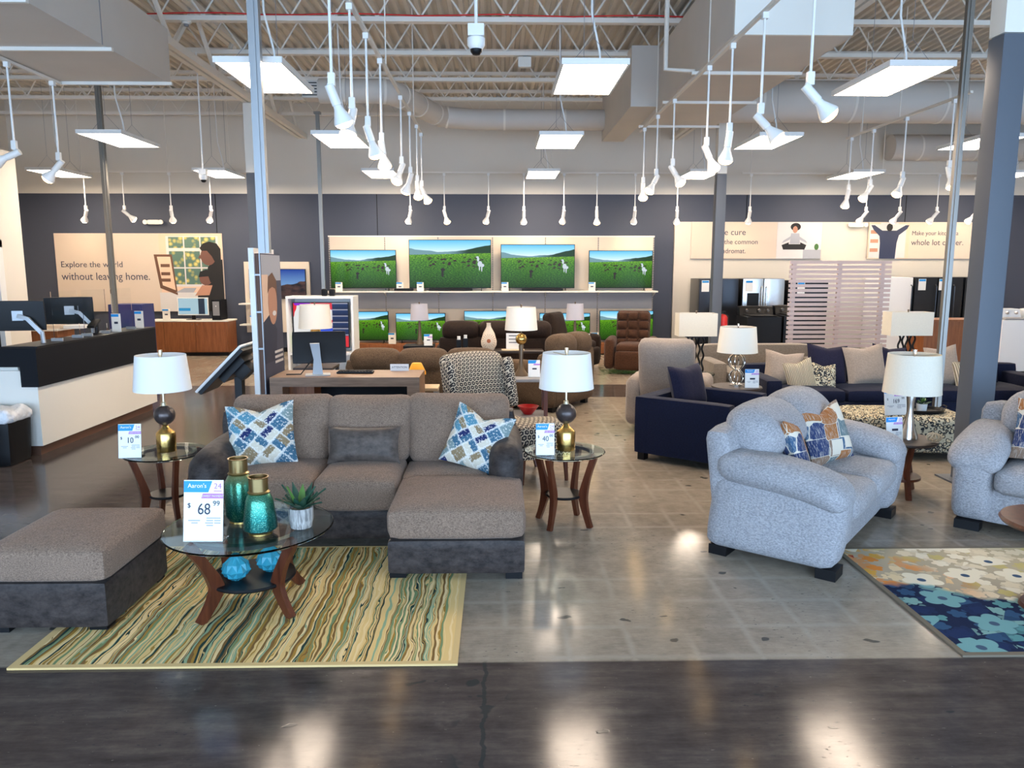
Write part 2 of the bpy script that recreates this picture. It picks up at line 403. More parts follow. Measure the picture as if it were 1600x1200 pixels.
low = k.ramp(rnd, [(0, (0.10, 0.26, 0.27)), (0.4, (0.03, 0.08, 0.16)), (0.7, (0.20, 0.36, 0.34)), (0.85, (0.015, 0.03, 0.09))], 'CONSTANT')
midc = k.ramp(rnd, [(0, (0.72, 0.58, 0.36)), (0.30, (0.70, 0.25, 0.05)), (0.55, (0.40, 0.05, 0.02)), (0.7, (0.66, 0.36, 0.07))], 'CONSTANT')
hi = k.ramp(rnd, [(0, (0.74, 0.63, 0.44)), (0.4, (0.55, 0.45, 0.18)), (0.6, (0.80, 0.72, 0.56)), (0.9, (0.62, 0.50, 0.24))], 'CONSTANT')
orange_side = k.step(3.1, 2.6, k.math('ADD', X, k.math('MULTIPLY', k.noise(co, 2.5, 1), 0.4)))
mid2 = k.mix(orange_side, hi, midc)
fc = k.mix(k.step(0.42, 0.46, zr), low, mid2); fc = k.mix(k.step(0.68, 0.76, zr), fc, hi)
col = k.mix(f3, bg, k.mix(0.35, fc, bg)); col = k.mix(f2, col, fc)
bigc = k.mix(k.step(0.42, 0.46, zr), (0.17, 0.35, 0.36), (0.80, 0.72, 0.55))
keep = k.step(0.45, 0.47, k.sep(cc1)[1])
col = k.mix(k.math('MULTIPLY', f1, keep), col, bigc); col = k.mix(k.math('MULTIPLY', h1, keep), col, (0.06, 0.10, 0.16))
k.bump(k.noise(co, 260, 2), 0.3, 0.003); k.out(col, 0.95, 0, 0.1)
plain('rug_edge', (0.16, 0.13, 0.09), 0.9)

# pillow prints
k = N('lattice_print'); uv = k.coord('UV'); st = k.noise(k.map(uv, (1, 1, 1), (0, 0, 45)), 26, 3, 0.7)
wv = k.math('MULTIPLY', k.math('SUBTRACT', st, 0.5), 0.10); r = k.map(uv, (1, 1, 1), (0, 0, 45)); U, V, _ = k.sep(r)
U = k.math('ADD', U, wv); V = k.math('SUBTRACT', V, wv)
cu = k.math('FLOOR', k.math('MULTIPLY', U, 4.4)); cv = k.math('FLOOR', k.math('MULTIPLY', V, 4.4))
seg = k.math('FLOOR', k.math('MULTIPLY', V, 8.8)); seg2 = k.math('FLOOR', k.math('MULTIPLY', U, 8.8))
chk = k.math('MODULO', k.math('ABSOLUTE', k.math('ADD', cu, cv)), 2.0)
rn = k.white(k.comb(cu, seg, 1))[0]; rn2 = k.white(k.comb(seg2, cv, 2))[0]
P1 = [(0, (0.62, 0.56, 0.45)), (0.22, (0.05, 0.13, 0.20)), (0.42, (0.20, 0.27, 0.27)), (0.56, (0.015, 0.025, 0.10)), (0.70, (0.25, 0.18, 0.10)), (0.86, (0.09, 0.24, 0.32))]
c = k.mix(k.step(0.4, 0.6, chk), k.ramp(rn, P1, 'CONSTANT'), k.ramp(rn2, P1, 'CONSTANT'))
fu = k.math('ABSOLUTE', k.math('SUBTRACT', k.math('FRACT', k.math('MULTIPLY', U, 4.4)), 0.5)); fv = k.math('ABSOLUTE', k.math('SUBTRACT', k.math('FRACT', k.math('MULTIPLY', V, 4.4)), 0.5))
gap = k.math('MAXIMUM', k.step(0.40, 0.47, fu), k.step(0.42, 0.48, fv))
c = k.mix(k.math('MULTIPLY', gap, 0.75), c, (0.76, 0.74, 0.68)); c = k.mix(k.step(0.56, 0.64, st), c, (0.74, 0.71, 0.64))
k.out(c, 0.9, 0, 0.2)
k = N('patch_print'); uv = k.coord('UV'); v = k.vor(k.map(uv, (1, 1.15, 1), (0, 0, 8)), 3.1, 0.55, 'F1', 'CHEBYCHEV')
v2 = k.vor(k.map(uv, (1, 1.15, 1), (0, 0, 8)), 3.1, 0.55, 'F2', 'CHEBYCHEV')
rn = k.sep(v.outputs['Color'])[0]; c = k.ramp(rn, [(0, (0.34, 0.13, 0.04)), (0.24, (0.028, 0.045, 0.12)), (0.42, (0.13, 0.18, 0.19)), (0.60, (0.25, 0.16, 0.11)), (0.76, (0.045, 0.10, 0.18)), (0.92, (0.70, 0.62, 0.50))], 'CONSTANT')
stk = k.noise(k.map(uv, (60, 5, 1)), 1.5, 3, 0.7); c = k.mix(k.math('MULTIPLY', k.step(0.52, 0.62, stk), 0.55), c, (0.66, 0.60, 0.52))
edge = k.math('SUBTRACT', v2.outputs['Distance'], v.outputs['Distance']); c = k.mix(k.step(0.035, 0.02, edge), c, (0.66, 0.59, 0.48)); k.out(c, 0.9, 0, 0.2)
k = N('floral_dark'); co = k.coord(); a = k.noise(co, 24, 2, 0.5); v = k.vor(co, 30, 1)
c = k.ramp(k.math('ADD', k.math('MULTIPLY', a, 0.6), k.math('MULTIPLY', v.outputs['Distance'], 0.6)), [(0.46, (0.62, 0.52, 0.34)), (0.52, (0.02, 0.025, 0.035)), (0.62, (0.03, 0.035, 0.04)), (0.68, (0.50, 0.46, 0.34))], 'LINEAR'); k.out(c, 0.95, 0, 0.2)
k = N('key_print'); co = k.coord(); X, Y, Z = k.sep(co); A = k.math('MULTIPLY', k.math('ADD', X, k.math('MULTIPLY', Y, 0.6)), 24.0); B = k.math('MULTIPLY', k.math('ADD', Z, k.math('MULTIPLY', Y, 0.8)), 21.0)
row = k.math('FLOOR', B); A2 = k.math('ADD', A, k.math('MULTIPLY', row, 0.5)); fa = k.math('ABSOLUTE', k.math('SUBTRACT', k.math('FRACT', A2), 0.5)); fb = k.math('ABSOLUTE', k.math('SUBTRACT', k.math('FRACT', B), 0.5))
ib = k.math('MAXIMUM', k.step(0.40, 0.43, fa), k.math('MULTIPLY', k.step(0.34, 0.37, fb), k.step(0.16, 0.19, fa)))
dia = k.step(0.22, 0.19, k.math('ADD', fa, fb)); inner = k.step(0.10, 0.07, k.math('ADD', fa, fb))
m_ = k.math('MAXIMUM', ib, k.math('SUBTRACT', dia, inner)); k.out(k.mix(m_, (0.035, 0.032, 0.035), (0.62, 0.54, 0.42)), 0.95, 0, 0.2)
k = N('teal_ombre'); co = k.coord(); z = k.sep(co)[2]; fl_ = k.vor(co, 140, 1); g = k.ramp(z, [(0.0, (0.005, 0.06, 0.055)), (0.10, (0.008, 0.13, 0.105)), (0.22, (0.06, 0.24, 0.15)), (0.30, (0.35, 0.30, 0.12))])
g = k.mix(k.math('MULTIPLY', k.step(0.35, 0.2, fl_.outputs['Distance']), 0.35), g, (0.35, 0.7, 0.5)); k.bump(fl_.outputs['Distance'], 0.3, 0.002); k.out(g, 0.25, 0.75, 0.5)
k = N('brushed_concrete'); co = k.coord(); f = k.noise(k.map(co, (90, 90, 10)), 1.2, 3); k.bump(f, 0.5, 0.004); k.out(k.ramp(f, [(0.35, (0.16, 0.155, 0.15)), (0.65, (0.48, 0.46, 0.43))]), 0.9)
k = N('sunflower_print'); co = k.coord(); X, Y, Z = k.sep(co); zz = k.math('SUBTRACT', Z, 0.15); r = k.math('SQRT', k.math('ADD', k.math('MULTIPLY', X, X), k.math('MULTIPLY', zz, zz)))
an = k.math('ARCTAN2', zz, X); pet = k.math('ABSOLUTE', k.math('SINE', k.math('MULTIPLY', an, 9.0))); ln = k.math('MULTIPLY', k.step(0.30, 0.12, pet), k.math('MULTIPLY', k.step(0.035, 0.04, r), k.step(0.105, 0.10, r)))
c = k.mix(ln, (0.72, 0.62, 0.50), (0.16, 0.09, 0.05)); c = k.mix(k.step(0.032, 0.028, r), c, (0.35, 0.10, 0.04)); k.out(c, 0.7)

# screens
def meadow(name, seed):
    k = N(name); uv = k.coord('UV'); U, V, _ = k.sep(uv); q = k.map(uv, loc=(seed * 0.37, 0, seed))
    hill = k.math('ADD', 0.74, k.math('ADD', k.math('MULTIPLY', k.math('SUBTRACT', k.noise(k.comb(U, 0, seed), 2.5, 3), 0.5), 0.14), k.math('MULTIPLY', k.math('POWER', k.math('ABSOLUTE', k.math('SUBTRACT', U, 0.42)), 1.5), 0.35)))
    sky = k.ramp(V, [(0.72, (0.75, 0.88, 0.95)), (0.86, (0.35, 0.72, 0.92)), (1.0, (0.10, 0.50, 0.85))])
    gr = k.noise(k.map(uv, (5, 13, 1), (0, 0, 14)), 8, 6, 0.75)
    grass = k.ramp(gr, [(0.34, (0.002, 0.012, 0.002)), (0.47, (0.015, 0.09, 0.006)), (0.58, (0.09, 0.30, 0.012)), (0.72, (0.35, 0.60, 0.04))])
    lit = k.ramp(V, [(0.0, (0.18, 0.24, 0.2)), (0.3, (0.6, 0.7, 0.5)), (0.55, (1.2, 1.15, 0.8)), (0.72, (2.6, 1.9, 1.0))])
    grass = k.mix(1.0, grass, lit, 'MULTIPLY')
    far = k.mix(k.step(0.45, 0.75, U), (0.16, 0.30, 0.34), (0.008, 0.04, 0.01))
    c = k.mix(k.step(hill, k.math('SUBTRACT', hill, 0.008), V), sky, far)
    field = k.math('ADD', 0.70, k.math('MULTIPLY', U, 0.035)); c = k.mix(k.step(field, k.math('SUBTRACT', field, 0.012), V), c, grass)
    hs = k.vor(k.map(uv, (17, 19, 1)), 1.0, 1.0); hn = k.math('ADD', hs.outputs['Distance'], k.math('MULTIPLY', k.math('SUBTRACT', k.noise(uv, 45, 2), 0.5), 0.5))
    band = k.math('MULTIPLY', k.step(0.40, 0.46, V), k.step(0.67, 0.62, V)); herd = k.math('MULTIPLY', k.math('MULTIPLY', k.step(0.42, 0.34, hn), band), k.math('MULTIPLY', k.step(0.16, 0.26, U), k.step(0.95, 0.90, U)))
    c = k.mix(herd, c, (0.03, 0.015, 0.01))
    def ell(cx, cy, rx, ry, rot=0):
        p = k.map(uv, loc=(-cx, -cy, 0)); p = k.map(p, (1, 0.56, 1)); p = k.map(p, (1 / rx, 1 / ry, 1), (0, 0, rot)); x, y, _ = k.sep(p)
        return k.step(1.0, 0.8, k.math('ADD', k.math('MULTIPLY', x, x), k.math('MULTIPLY', y, y)))
    horse = ell(0.868, 0.50, 0.030, 0.036)
    for e in (ell(0.846, 0.60, 0.015, 0.028), ell(0.838, 0.645, 0.018, 0.010), ell(0.89, 0.42, 0.008, 0.05), ell(0.862, 0.41, 0.007, 0.03), ell(0.90, 0.47, 0.022, 0.02)): horse = k.math('MAXIMUM', horse, e)
    c = k.mix(horse, c, (0.55, 0.62, 0.68)); c = k.mix(k.math('MAXIMUM', ell(0.405, 0.30, 0.015, 0.05), ell(0.41, 0.38, 0.03, 0.02)), c, (0.02, 0.015, 0.01))
    k.out((0.01, 0.01, 0.01), 0.15, 0, 0.06, Emission_Color=c, Emission_Strength=0.55)
for i in range(3): meadow('meadow_screen_%d' % i, i)
k = N('colour_screen'); uv = k.coord('UV'); U, V, _ = k.sep(uv); d = k.noise(uv, 3, 1); v = k.vor(k.map(k.mix(0.25, uv, k.noise(uv, 4, 1, out=1)), (1, 1, 1)), 5.0, 1)
c = k.ramp(k.sep(v.outputs['Color'])[1], [(0, (0.9, 0.9, 0.9)), (0.35, (0.10, 0.75, 0.03)), (0.5, (0.32, 0.02, 0.65)), (0.63, (0.85, 0.03, 0.05)), (0.76, (0.02, 0.08, 0.75)), (0.88, (0.95, 0.45, 0.02))], 'CONSTANT')
c = k.mix(k.step(0.70, 0.72, U), c, k.ramp(k.math('FRACT', k.math('MULTIPLY', V, 7)), [(0, (0.006, 0.01, 0.05)), (0.8, (0.01, 0.03, 0.12)), (0.9, (0.4, 0.4, 0.5))])); c = k.mix(k.math('MULTIPLY', k.step(0.26, 0.24, V), k.step(0.62, 0.64, U)), c, (0.8, 0.02, 0.03))
k.out((0.01, 0.01, 0.01), 0.15, 0, 0.08, Emission_Color=c, Emission_Strength=0.42)
k = N('coast_screen'); uv = k.coord('UV'); U, V, _ = k.sep(uv); n_ = k.noise(uv, 5, 4); h = k.math('ADD', 0.25, k.math('MULTIPLY', U, 0.35)); h = k.math('ADD', h, k.math('MULTIPLY', k.math('SUBTRACT', n_, 0.5), 0.2))
c = k.mix(k.step(h, k.math('SUBTRACT', h, 0.02), V), k.ramp(V, [(0.3, (0.25, 0.5, 0.85)), (1, (0.01, 0.06, 0.4))]), k.ramp(n_, [(0.35, (0.01, 0.012, 0.02)), (0.7, (0.14, 0.07, 0.06))])); k.out((0.01, 0.01, 0.01), 0.15, 0, 0.08, Emission_Color=c, Emission_Strength=0.40)
k = N('login_screen'); uv = k.coord('UV'); U, V, _ = k.sep(uv); c = k.mix(k.math('MULTIPLY', k.step(0.42, 0.40, U), k.math('MULTIPLY', k.step(0.20, 0.22, V), k.step(0.40, 0.38, V))), (0.45, 0.66, 0.75), (0.02, 0.30, 0.6)); c = k.mix(k.math('MULTIPLY', k.step(0.68, 0.70, U), k.step(0.92, 0.90, U)), c, (0.02, 0.04, 0.07)); k.out((0.01, 0.01, 0.01), 0.2, 0, 0.5, Emission_Color=c, Emission_Strength=0.40)
k = N('bokeh_print'); co = k.coord(); v = k.vor(co, 9, 1); c = k.ramp(k.math('ADD', v.outputs['Distance'], k.math('MULTIPLY', k.noise(co, 4, 3), 0.5)), [(0.4, (0.72, 0.55, 0.16)), (0.6, (0.34, 0.33, 0.12)), (0.8, (0.08, 0.16, 0.13))]); k.out(c, 0.6)
k = N('slot_strip'); Z = k.sep(k.coord())[2]; c = k.mix(k.step(0.5, 0.55, k.math('FRACT', k.math('MULTIPLY', Z, 26.0))), (0.5, 0.46, 0.42), (0.03, 0.03, 0.03)); k.out(c, 0.5)
emis('panel_glow', (1.0, 0.82, 0.65), PANEL_LIGHT)
emis('bulb_glow', (1.0, 0.62, 0.25), 14.0)
emis('bulb_core', (1.0, 0.80, 0.50), 24.0)
k = N('deck'); Xd = k.sep(k.coord())[0]; k.out((0.66, 0.60, 0.51), 0.7)

# ================================================================ STRUCTURE
XL, XR, YB, ZC = -10.6, 12.6, 17.35, 5.54
struct(MB().span((XL, FRONT_Y, -0.1), (XR, YB, 0)).build('floor', 'concrete', smooth=False))
b = MB(); nx = int((XR - XL) / 0.155); vs = []; fs = []
for i in range(nx + 1):
    x = XL + i * 0.155
    for dx, dz in ((0, 0), (0.055, 0), (0.075, 0.05), (0.135, 0.05)):
        for y in (FRONT_Y, YB): vs.append((x + dx, y, ZC + dz))
m = len(vs) // 2
for i in range(m - 1): fs.append((2 * i, 2 * i + 1, 2 * i + 3, 2 * i + 2))
b.add(vs, fs); struct(b.build('ceiling', 'deck', smooth=False))
# back wall: grey painted band below, cream above, faint board joints
wb = struct(MB().span((XL, YB, 3.5), (XR, YB + 0.2, ZC + 0.2)).build('wall_back', 'cream_wall', smooth=False))
MB().span((XL, YB - 0.01, 0), (XR, YB + 0.2, 3.5)).build('painted_band', 'grey_paint', wb, smooth=False)
for x in (-6.2, -2.65, 5.6, 9.2): MB().span((x - 0.008, YB - 0.014, 0), (x + 0.008, YB - 0.009, 3.5)).build('board_joint', 'dark_grey', wb, smooth=False)
struct(MB().span((3.98, YB - 0.10, 0), (11.4, YB - 0.011, 2.9)).build('wall_panel', 'cream_panel', smooth=False))
struct(MB().span((XL - 0.2, FRONT_Y, 0), (XL, YB, ZC + 0.2)).build('wall_left', 'cream_wall', smooth=False))
struct(MB().span((XR, FRONT_Y, 0), (XR + 0.2, YB, ZC + 0.2)).build('wall_right', 'cream_wall', smooth=False))
b = MB(); b.span((XL, FRONT_Y - 0.2, 3.2), (XR, FRONT_Y, ZC + 0.2)).span((XL, FRONT_Y - 0.2, 0), (XR, FRONT_Y, 0.2))
edges = [XL] + [e for w in WINDOWS for e in w] + [XR]
for i in range(0, len(edges), 2): b.span((edges[i], FRONT_Y - 0.2, 0.2), (edges[i + 1], FRONT_Y, 3.2))
struct(b.build('wall_front', 'cream_wall', smooth=False))
for i, (a, c) in enumerate(WINDOWS):
    w = struct(MB().span((a, FRONT_Y - 0.12, 3.14), (c, FRONT_Y - 0.06, 3.2)).span((a, FRONT_Y - 0.12, 0.2), (c, FRONT_Y - 0.06, 0.26)).span((a, FRONT_Y - 0.12, 0.2), (a + 0.06, FRONT_Y - 0.06, 3.2)).span((c - 0.06, FRONT_Y - 0.12, 0.2), (c, FRONT_Y - 0.06, 3.2)).span(((a + c) / 2 - 0.025, FRONT_Y - 0.11, 0.2), ((a + c) / 2 + 0.025, FRONT_Y - 0.07, 3.2)).build('window_%d' % (i + 1), 'dark_grey', smooth=False))
# office partition on the left with a doorway in it
ow = MB().span((-6.95, 10.75, 0), (-6.8, 11.25, 3.48)).span((-6.95, 4.0, 2.25), (-6.8, 10.75, 3.48)).span((-6.95, 4.0, 0), (-6.8, 9.6, 2.25)).span((XL, 11.1, 0), (-6.95, 11.25, 3.48))
ow = struct(ow.build('wall_office', 'cream_wall', smooth=False))
d1 = struct(MB().span((-6.92, 9.6, 0), (-6.78, 9.72, 2.25)).span((-6.92, 10.63, 0), (-6.78, 10.75, 2.25)).span((-6.92, 9.6, 2.15), (-6.78, 10.75, 2.25)).build('door_1', 'white_paint', smooth=False))
MB().span((-6.88, 9.72, 0), (-6.85, 9.80, 2.15)).span((-6.88, 10.55, 0), (-6.85, 10.63, 2.15)).span((-6.88, 9.72, 2.05), (-6.85, 10.63, 2.15)).span((-6.88, 9.72, 0), (-6.85, 10.63, 0.15)).build('leaf_frame', 'black', d1, smooth=False)
MB().span((-6.87, 9.80, 0.15), (-6.86, 10.55, 2.05)).build('pane', 'glass', d1, smooth=False)
struct(MB().span((-6.8, 4.0, 0), (-6.785, 9.6, 0.12)).build('baseboard_left', 'dark_grey', smooth=False))
struct(MB().span((XL, YB - 0.03, 0), (3.98, YB - 0.011, 0.10)).build('baseboard_back', 'dark_grey', smooth=False))

# roof joists (open web, spanning across) and girders on the column lines
def joist(y, i):
    t = thing('roof_joist', '%s open-web roof joist counted from the back wall' % ORD[i].capitalize(), 'joist', (0, y, 5.05), 0, 'open-web roof joists')
    MB().span((XL, -0.05, -0.03), (XR, 0.05, 0.03)).build('bottom_chord', 'white_steel', t, smooth=False)
    MB().span((XL, -0.05, 0.43), (XR, 0.05, 0.49)).build('top_chord', 'white_steel', t, smooth=False)
    w = MB(); x = XL + 0.1; up = True
    while x < XR - 0.4:
        z0, z1 = (0.03, 0.44) if up else (0.44, 0.03)
        w.tube([(x, 0, z0), (x + 0.28, 0, z1)], 0.013, 5); x += 0.28; up = not up
    w.build('web', 'white_steel', t)
for i, y in enumerate([16.6, 15.15, 13.65, 12.05, 10.5, 9.05, 7.5]): joist(y, i)
def girder(x, lab):
    t = thing('roof_girder', lab, 'girder', (x, 0, 4.72), 0, 'roof girders on the column lines')
    for z, n in ((0, 'bottom_chord'), (0.74, 'top_chord')):
        MB().span((-0.10, 4, z - 0.05), (-0.02, YB, z + 0.05)).span((0.02, 4, z - 0.05), (0.10, YB, z + 0.05)).build(n, 'white_steel', t, smooth=False)
    w = MB(); y = 4.2; up = True
    while y < YB - 0.9:
        w.tube([(0, y, 0.0 if up else 0.74), (0, y + 0.8, 0.74 if up else 0.0)], 0.035, 6); y += 0.8; up = not up
    w.build('web', 'white_steel', t)
girder(-4.23, 'roof girder running into the depth above the left column')
girder(3.94, 'roof girder running into the depth above the right-hand columns')
def column(x, y, w, zt, lab):
    t = thing('steel_column', lab, 'column', (x, y, 0), 0, 'square steel columns')
    MB().rbox((0, 0, zt / 2), (w, w, zt), 0.015, 4).build('painted_shaft', 'column_grey', t)
    MB().rbox((0, 0, (zt + 4.66) / 2), (w, w, 4.66 - zt), 0.015, 4).build('upper_shaft', 'warm_white', t)
    MB().span((-w * 0.9, -w * 0.9, 0), (w * 0.9, w * 0.9, 0.015)).build('base_plate', 'column_grey', t, smooth=False)
column(-4.23, 13.7, 0.18, 3.5, 'grey square steel column behind the printed partition on the left')
column(3.94, 13.7, 0.18, 3.5, 'grey square steel column standing before the laundromat poster')
column(4.16, 6.45, 0.21, 3.72, 'nearest grey square steel column behind the pale grey armchair')
o = MB().tube([(-6.0 + i * 0.5, 10.42, 5.09 + 0.012 * sin(i * 1.7)) for i in range(20)], 0.009, 6).build('red_cable', 'red'); tag(o, 'thin red cable strung along a roof joist', 'cable')
for x, y, lab in ((-4.0, 10.5, 'left'), (4.35, 10.5, 'right')):
    t = thing('smoke_detector', 'small round smoke detector under a roof joist at the upper %s' % lab, 'smoke detector', (x, y, 4.95))
    MB().lathe([(0, 0.03), (0.05, 0.03), (0.055, 0.05), (0.07, 0.055), (0.07, 0.07), (0, 0.07)], 20, cap=False).build('housing', 'warm_white', t); MB().lathe([(0, 0.0), (0.03, 0.005), (0.035, 0.03), (0, 0.03)], 16, cap=False).build('sensor', 'mid_grey', t)
t = thing('junction_box', 'small white junction box under the middle of a roof joist', 'junction box', (0.43, 12.05, 4.84)); MB().rbox((0, 0, 0.09), (0.20, 0.10, 0.15), 0.01, 4).build('box', 'warm_white', t); MB().box((0, 0, 0.17), (0.04, 0.04, 0.02)).build('clamp', 'mid_grey', t, smooth=False)
# straight service poles
def pole(x, y, z0, z1, w, mat, lab, lean=0):
    t = thing('power_pole', lab, 'pole', (x, y, z0), 0, 'slim metal service poles')
    MB().box((0, 0, (z1 - z0) / 2), (w, w * 0.7, z1 - z0)).box((0, -w * 0.4, (z1 - z0) / 2), (w * 0.3, w * 0.2, z1 - z0)).build('shaft', mat, t, smooth=False)
    MB().box((0, 0, z1 - z0 - 0.02), (w * 1.8, w * 1.8, 0.04)).build('ceiling_collar', mat, t, smooth=False)
pole(-2.16, 7.25, 2.0, 5.05, 0.10, 'aluminium', 'bright aluminium service pole rising from the printed partition panel')
pole(-6.43, 13.0, 0, 4.9, 0.085, 'dark_aluminium', 'slim service pole crossing the explore-the-world poster')
pole(-3.5, 15.6, 0, 4.9, 0.07, 'dark_aluminium', 'slim service pole at the left end of the television wall')
pole(4.95, 8.35, 0, 5.05, 0.075, 'dark_aluminium', 'slim service pole behind the navy sectional beside the slatted screen')

# ducts
t = thing('rectangular_duct', 'painted rectangular duct hanging at the upper left', 'duct', (-4.55, 0, 4.04), 0)
MB().span((-0.67, 3.0, 0), (0.67, 9.6, 0.62)).build('duct_body', 'duct_paint', t, smooth=False)
for y in (9.52, 8.1, 6.7): MB().span((-0.72, y - 0.02, -0.035), (0.72, y + 0.02, 0)).build('hanger_bar', 'white_steel', t, smooth=False)
for y in (8.0, 6.3): MB().span((0.67, y - 0.006, 0.0), (0.675, y + 0.006, 0.62)).build('seam', 'mid_grey', t, smooth=False)
t = thing('rectangular_duct', 'large painted rectangular duct with a lit end face coloured paler at the upper right', 'duct', (2.97, 0, 4.16), 0)
MB().span((-0.6, 8.0, 0), (0.59, 13.0, 0.85)).build('duct_body', 'duct_paint', t, smooth=False)
MB().span((-0.6, 7.96, 0), (0.59, 8.0, 0.85)).build('lit_end_face', 'warm_white', t, smooth=False)  # light on the near end is painted in: paler material than the body
for y in (9.4, 11.0, 12.8): MB().span((-0.66, y - 0.02, -0.035), (0.65, y + 0.02, 0)).build('hanger_bar', 'white_steel', t, smooth=False)
MB().span((-1.0, 11.6, 0.05), (-0.6, 14.7, 0.9)).build('side_plenum', 'duct_paint', t, smooth=False)
MB().tube([(-0.95, 9.5, 0.9), (-0.95, 9.5, 0.05), (-0.45, 9.5, 0.02)], 0.03, 8).build('condensate_pipe', 'white_steel', t)
def duct_run(pts, r, lab, band=0.6, n=20):
    o = bpy.data.objects.new('round_duct', None); C.objects.link(o); o.location = pts[0]; tag(o, lab, 'duct')
    P = [Vector(p) - Vector(pts[0]) for p in pts]
    MB().tube(P, r, n).build('duct_pipe', 'duct_paint', o)
    for i in range(1, len(P) - 1, 2):
        d = (P[i + 1] - P[i - 1]).normalized() * 0.02
        MB().tube([P[i] - d, P[i] + d], r + 0.008, n).build('seam_band', 'white_steel', o)
    return o
pts = [(-2.75 + 0.4 * i, 12.48, 4.6) for i in range(3)]
for i in range(9):
    s_ = i / 8; e = s_ * s_ * (3 - 2 * s_); pts.append((-1.75 + 0.85 * s_, 12.48 + 2.02 * e, 4.6))
pts += [(-0.4 + 0.55 * i, 14.5, 4.56) for i in range(5)] + [(1.97, 14.5, 4.56)]
t = duct_run(pts, 0.185, 'painted round duct with an S-bend leading into the right plenum')
MB().box((-0.12, 0, 0), (0.24, 0.30, 0.26)).build('grille_box', 'duct_paint', t, smooth=False)
for j in range(5): MB().box((-0.12, -0.155, -0.09 + j * 0.045), (0.22, 0.012, 0.012)).build('grille_slat', 'dark_grey', t, smooth=False)
duct_run([(3.56 + 0.75 * i, 13.0, 4.58) for i in range(11)], 0.33, 'fat painted round duct running to the right below the joists', n=28)
duct_run([(8.5 + 0.6 * i, 16.86, 4.45) for i in range(7)], 0.27, 'short tapering round duct at the far right near the back wall', n=28)

# ================================================================ CEILING LIGHTS
ROWN = ['nearest', 'middle', 'farthest']
for r, (y, xs) in enumerate(((7.36, (-2.27, 0.92, 3.97)), (11.1, (-5.53, -2.28, 0.92, 4.04, 7.28)), (15.1, (-8.65, -5.50, -2.28, 0.92, 4.06, 7.25, 10.4)))):
    for i, x in enumerate(xs):
        t = thing('ceiling_light', 'hanging flat white light panel, %s from the left in the %s row' % (ORD[i], ROWN[r]), 'ceiling light', (x, y + 0.625, 3.72), 0, 'hanging light panels')
        MB().span((-0.315, -0.625, 0), (-0.295, 0.625, 0.055)).span((0.295, -0.625, 0), (0.315, 0.625, 0.055)).span((-0.295, -0.625, 0), (0.295, -0.605, 0.055)).span((-0.295, 0.605, 0), (0.295, 0.625, 0.055)).span((-0.295, -0.605, 0.045), (0.295, 0.605, 0.055)).build('frame', 'white_plastic', t, smooth=False)
        MB().span((-0.295, -0.605, 0.008), (0.295, 0.605, 0.014)).build('diffuser', 'panel_glow', t, smooth=False)
        for sy in (-0.4, 0.4):
            MB().tube([(-0.22, sy, 0.055), (0, sy, 0.30), (0.22, sy, 0.055)], 0.003, 4).build('bridle_wire', 'mid_grey', t)
            MB().tube([(0, sy, 0.30), (0, sy, 1.82)], 0.003, 4).build('suspension_wire', 'mid_grey', t)
        MB().tube([(0.12, -0.1, 0.055), (0.10, -0.1, 0.25), (0.02, -0.1, 0.6), (0.0, -0.1, 1.82)], 0.011, 6).build('power_cable', 'white_plastic', t)

def spotlight(x, y, z, L, aim, lab, group, lit=True, spot=0):
    t = thing('spotlight', lab, 'spotlight', (x, y, z), 0, group)
    MB().box((0, 0, -0.025), (0.05, 0.05, 0.05)).build('track_adapter', 'white_plastic', t, smooth=False)
    MB().tube([(0, 0, -0.04), (0, 0, -L)], 0.011, 8).build('stem', 'white_plastic', t)
    MB().box((0, 0, -L - 0.04), (0.05, 0.04, 0.09)).build('connector', 'white_plastic', t, smooth=False)
    a = Vector(aim).normalized(); q = Vector((0, 0, -1)).rotation_difference(a).to_matrix().to_4x4()
    H = Matrix.Translation((0, 0, -L - 0.13)) @ q
    MB().tube([(-0.03, 0, -L - 0.07), (0.0, 0.0, -L - 0.09), (0, 0, -L - 0.13)], 0.012, 6).build('yoke', 'white_plastic', t)
    MB().lathe([(0.0, 0.06), (0.034, 0.055), (0.036, -0.09), (0.030, -0.095)], 16, M=H).build('barrel', 'white_plastic', t)
    bb = MB().lathe([(0.030, -0.09), (0.034, -0.12), (0.072, -0.205), (0.075, -0.225), (0.066, -0.225)], 18, M=H, cap=False).build('lamp_reflector', 'white_plastic', t)
    MB().lathe([(0.070, -0.220), (0.060, -0.240), (0.036, -0.256), (0.0, -0.262)], 18, M=H, cap=False).build('lamp_lens', 'bulb_core' if spot else 'bulb_glow', bb)
    if lit and spot:
        ld = bpy.data.lights.new('spotlight_beam', 'SPOT'); ld.energy = spot; ld.color = (1.0, 0.74, 0.44); ld.spot_size = radians(85); ld.spot_blend = 0.8; ld.shadow_soft_size = 0.05
        lo = bpy.data.objects.new('spotlight_beam', ld); C.objects.link(lo); lo.parent = t
        lo.matrix_local = Matrix.Translation(Vector((0, 0, -L - 0.13)) + a * 0.25) @ Vector((0, 0, -1)).rotation_difference(a).to_matrix().to_4x4()
    return t
def track(p0, p1, lab, top=5.54):
    d = Vector(p1) - Vector(p0); t = thing('light_track', lab, 'light track', p0)
    ang = math.atan2(d.y, d.x); M = Matrix.Rotation(ang, 4, 'Z')
    MB().span((0, -0.018, 0), (d.length, 0.018, 0.03), M).build('rail', 'white_steel', t, smooth=False)
    for f in (0.03, 0.5, 0.84): MB().tube([tuple(M @ Vector((d.length * f, 0, 0.03))), tuple(M @ Vector((d.length * f, 0, top - p0[2])))], 0.008, 6).build('hanger_rod', 'white_steel', t)
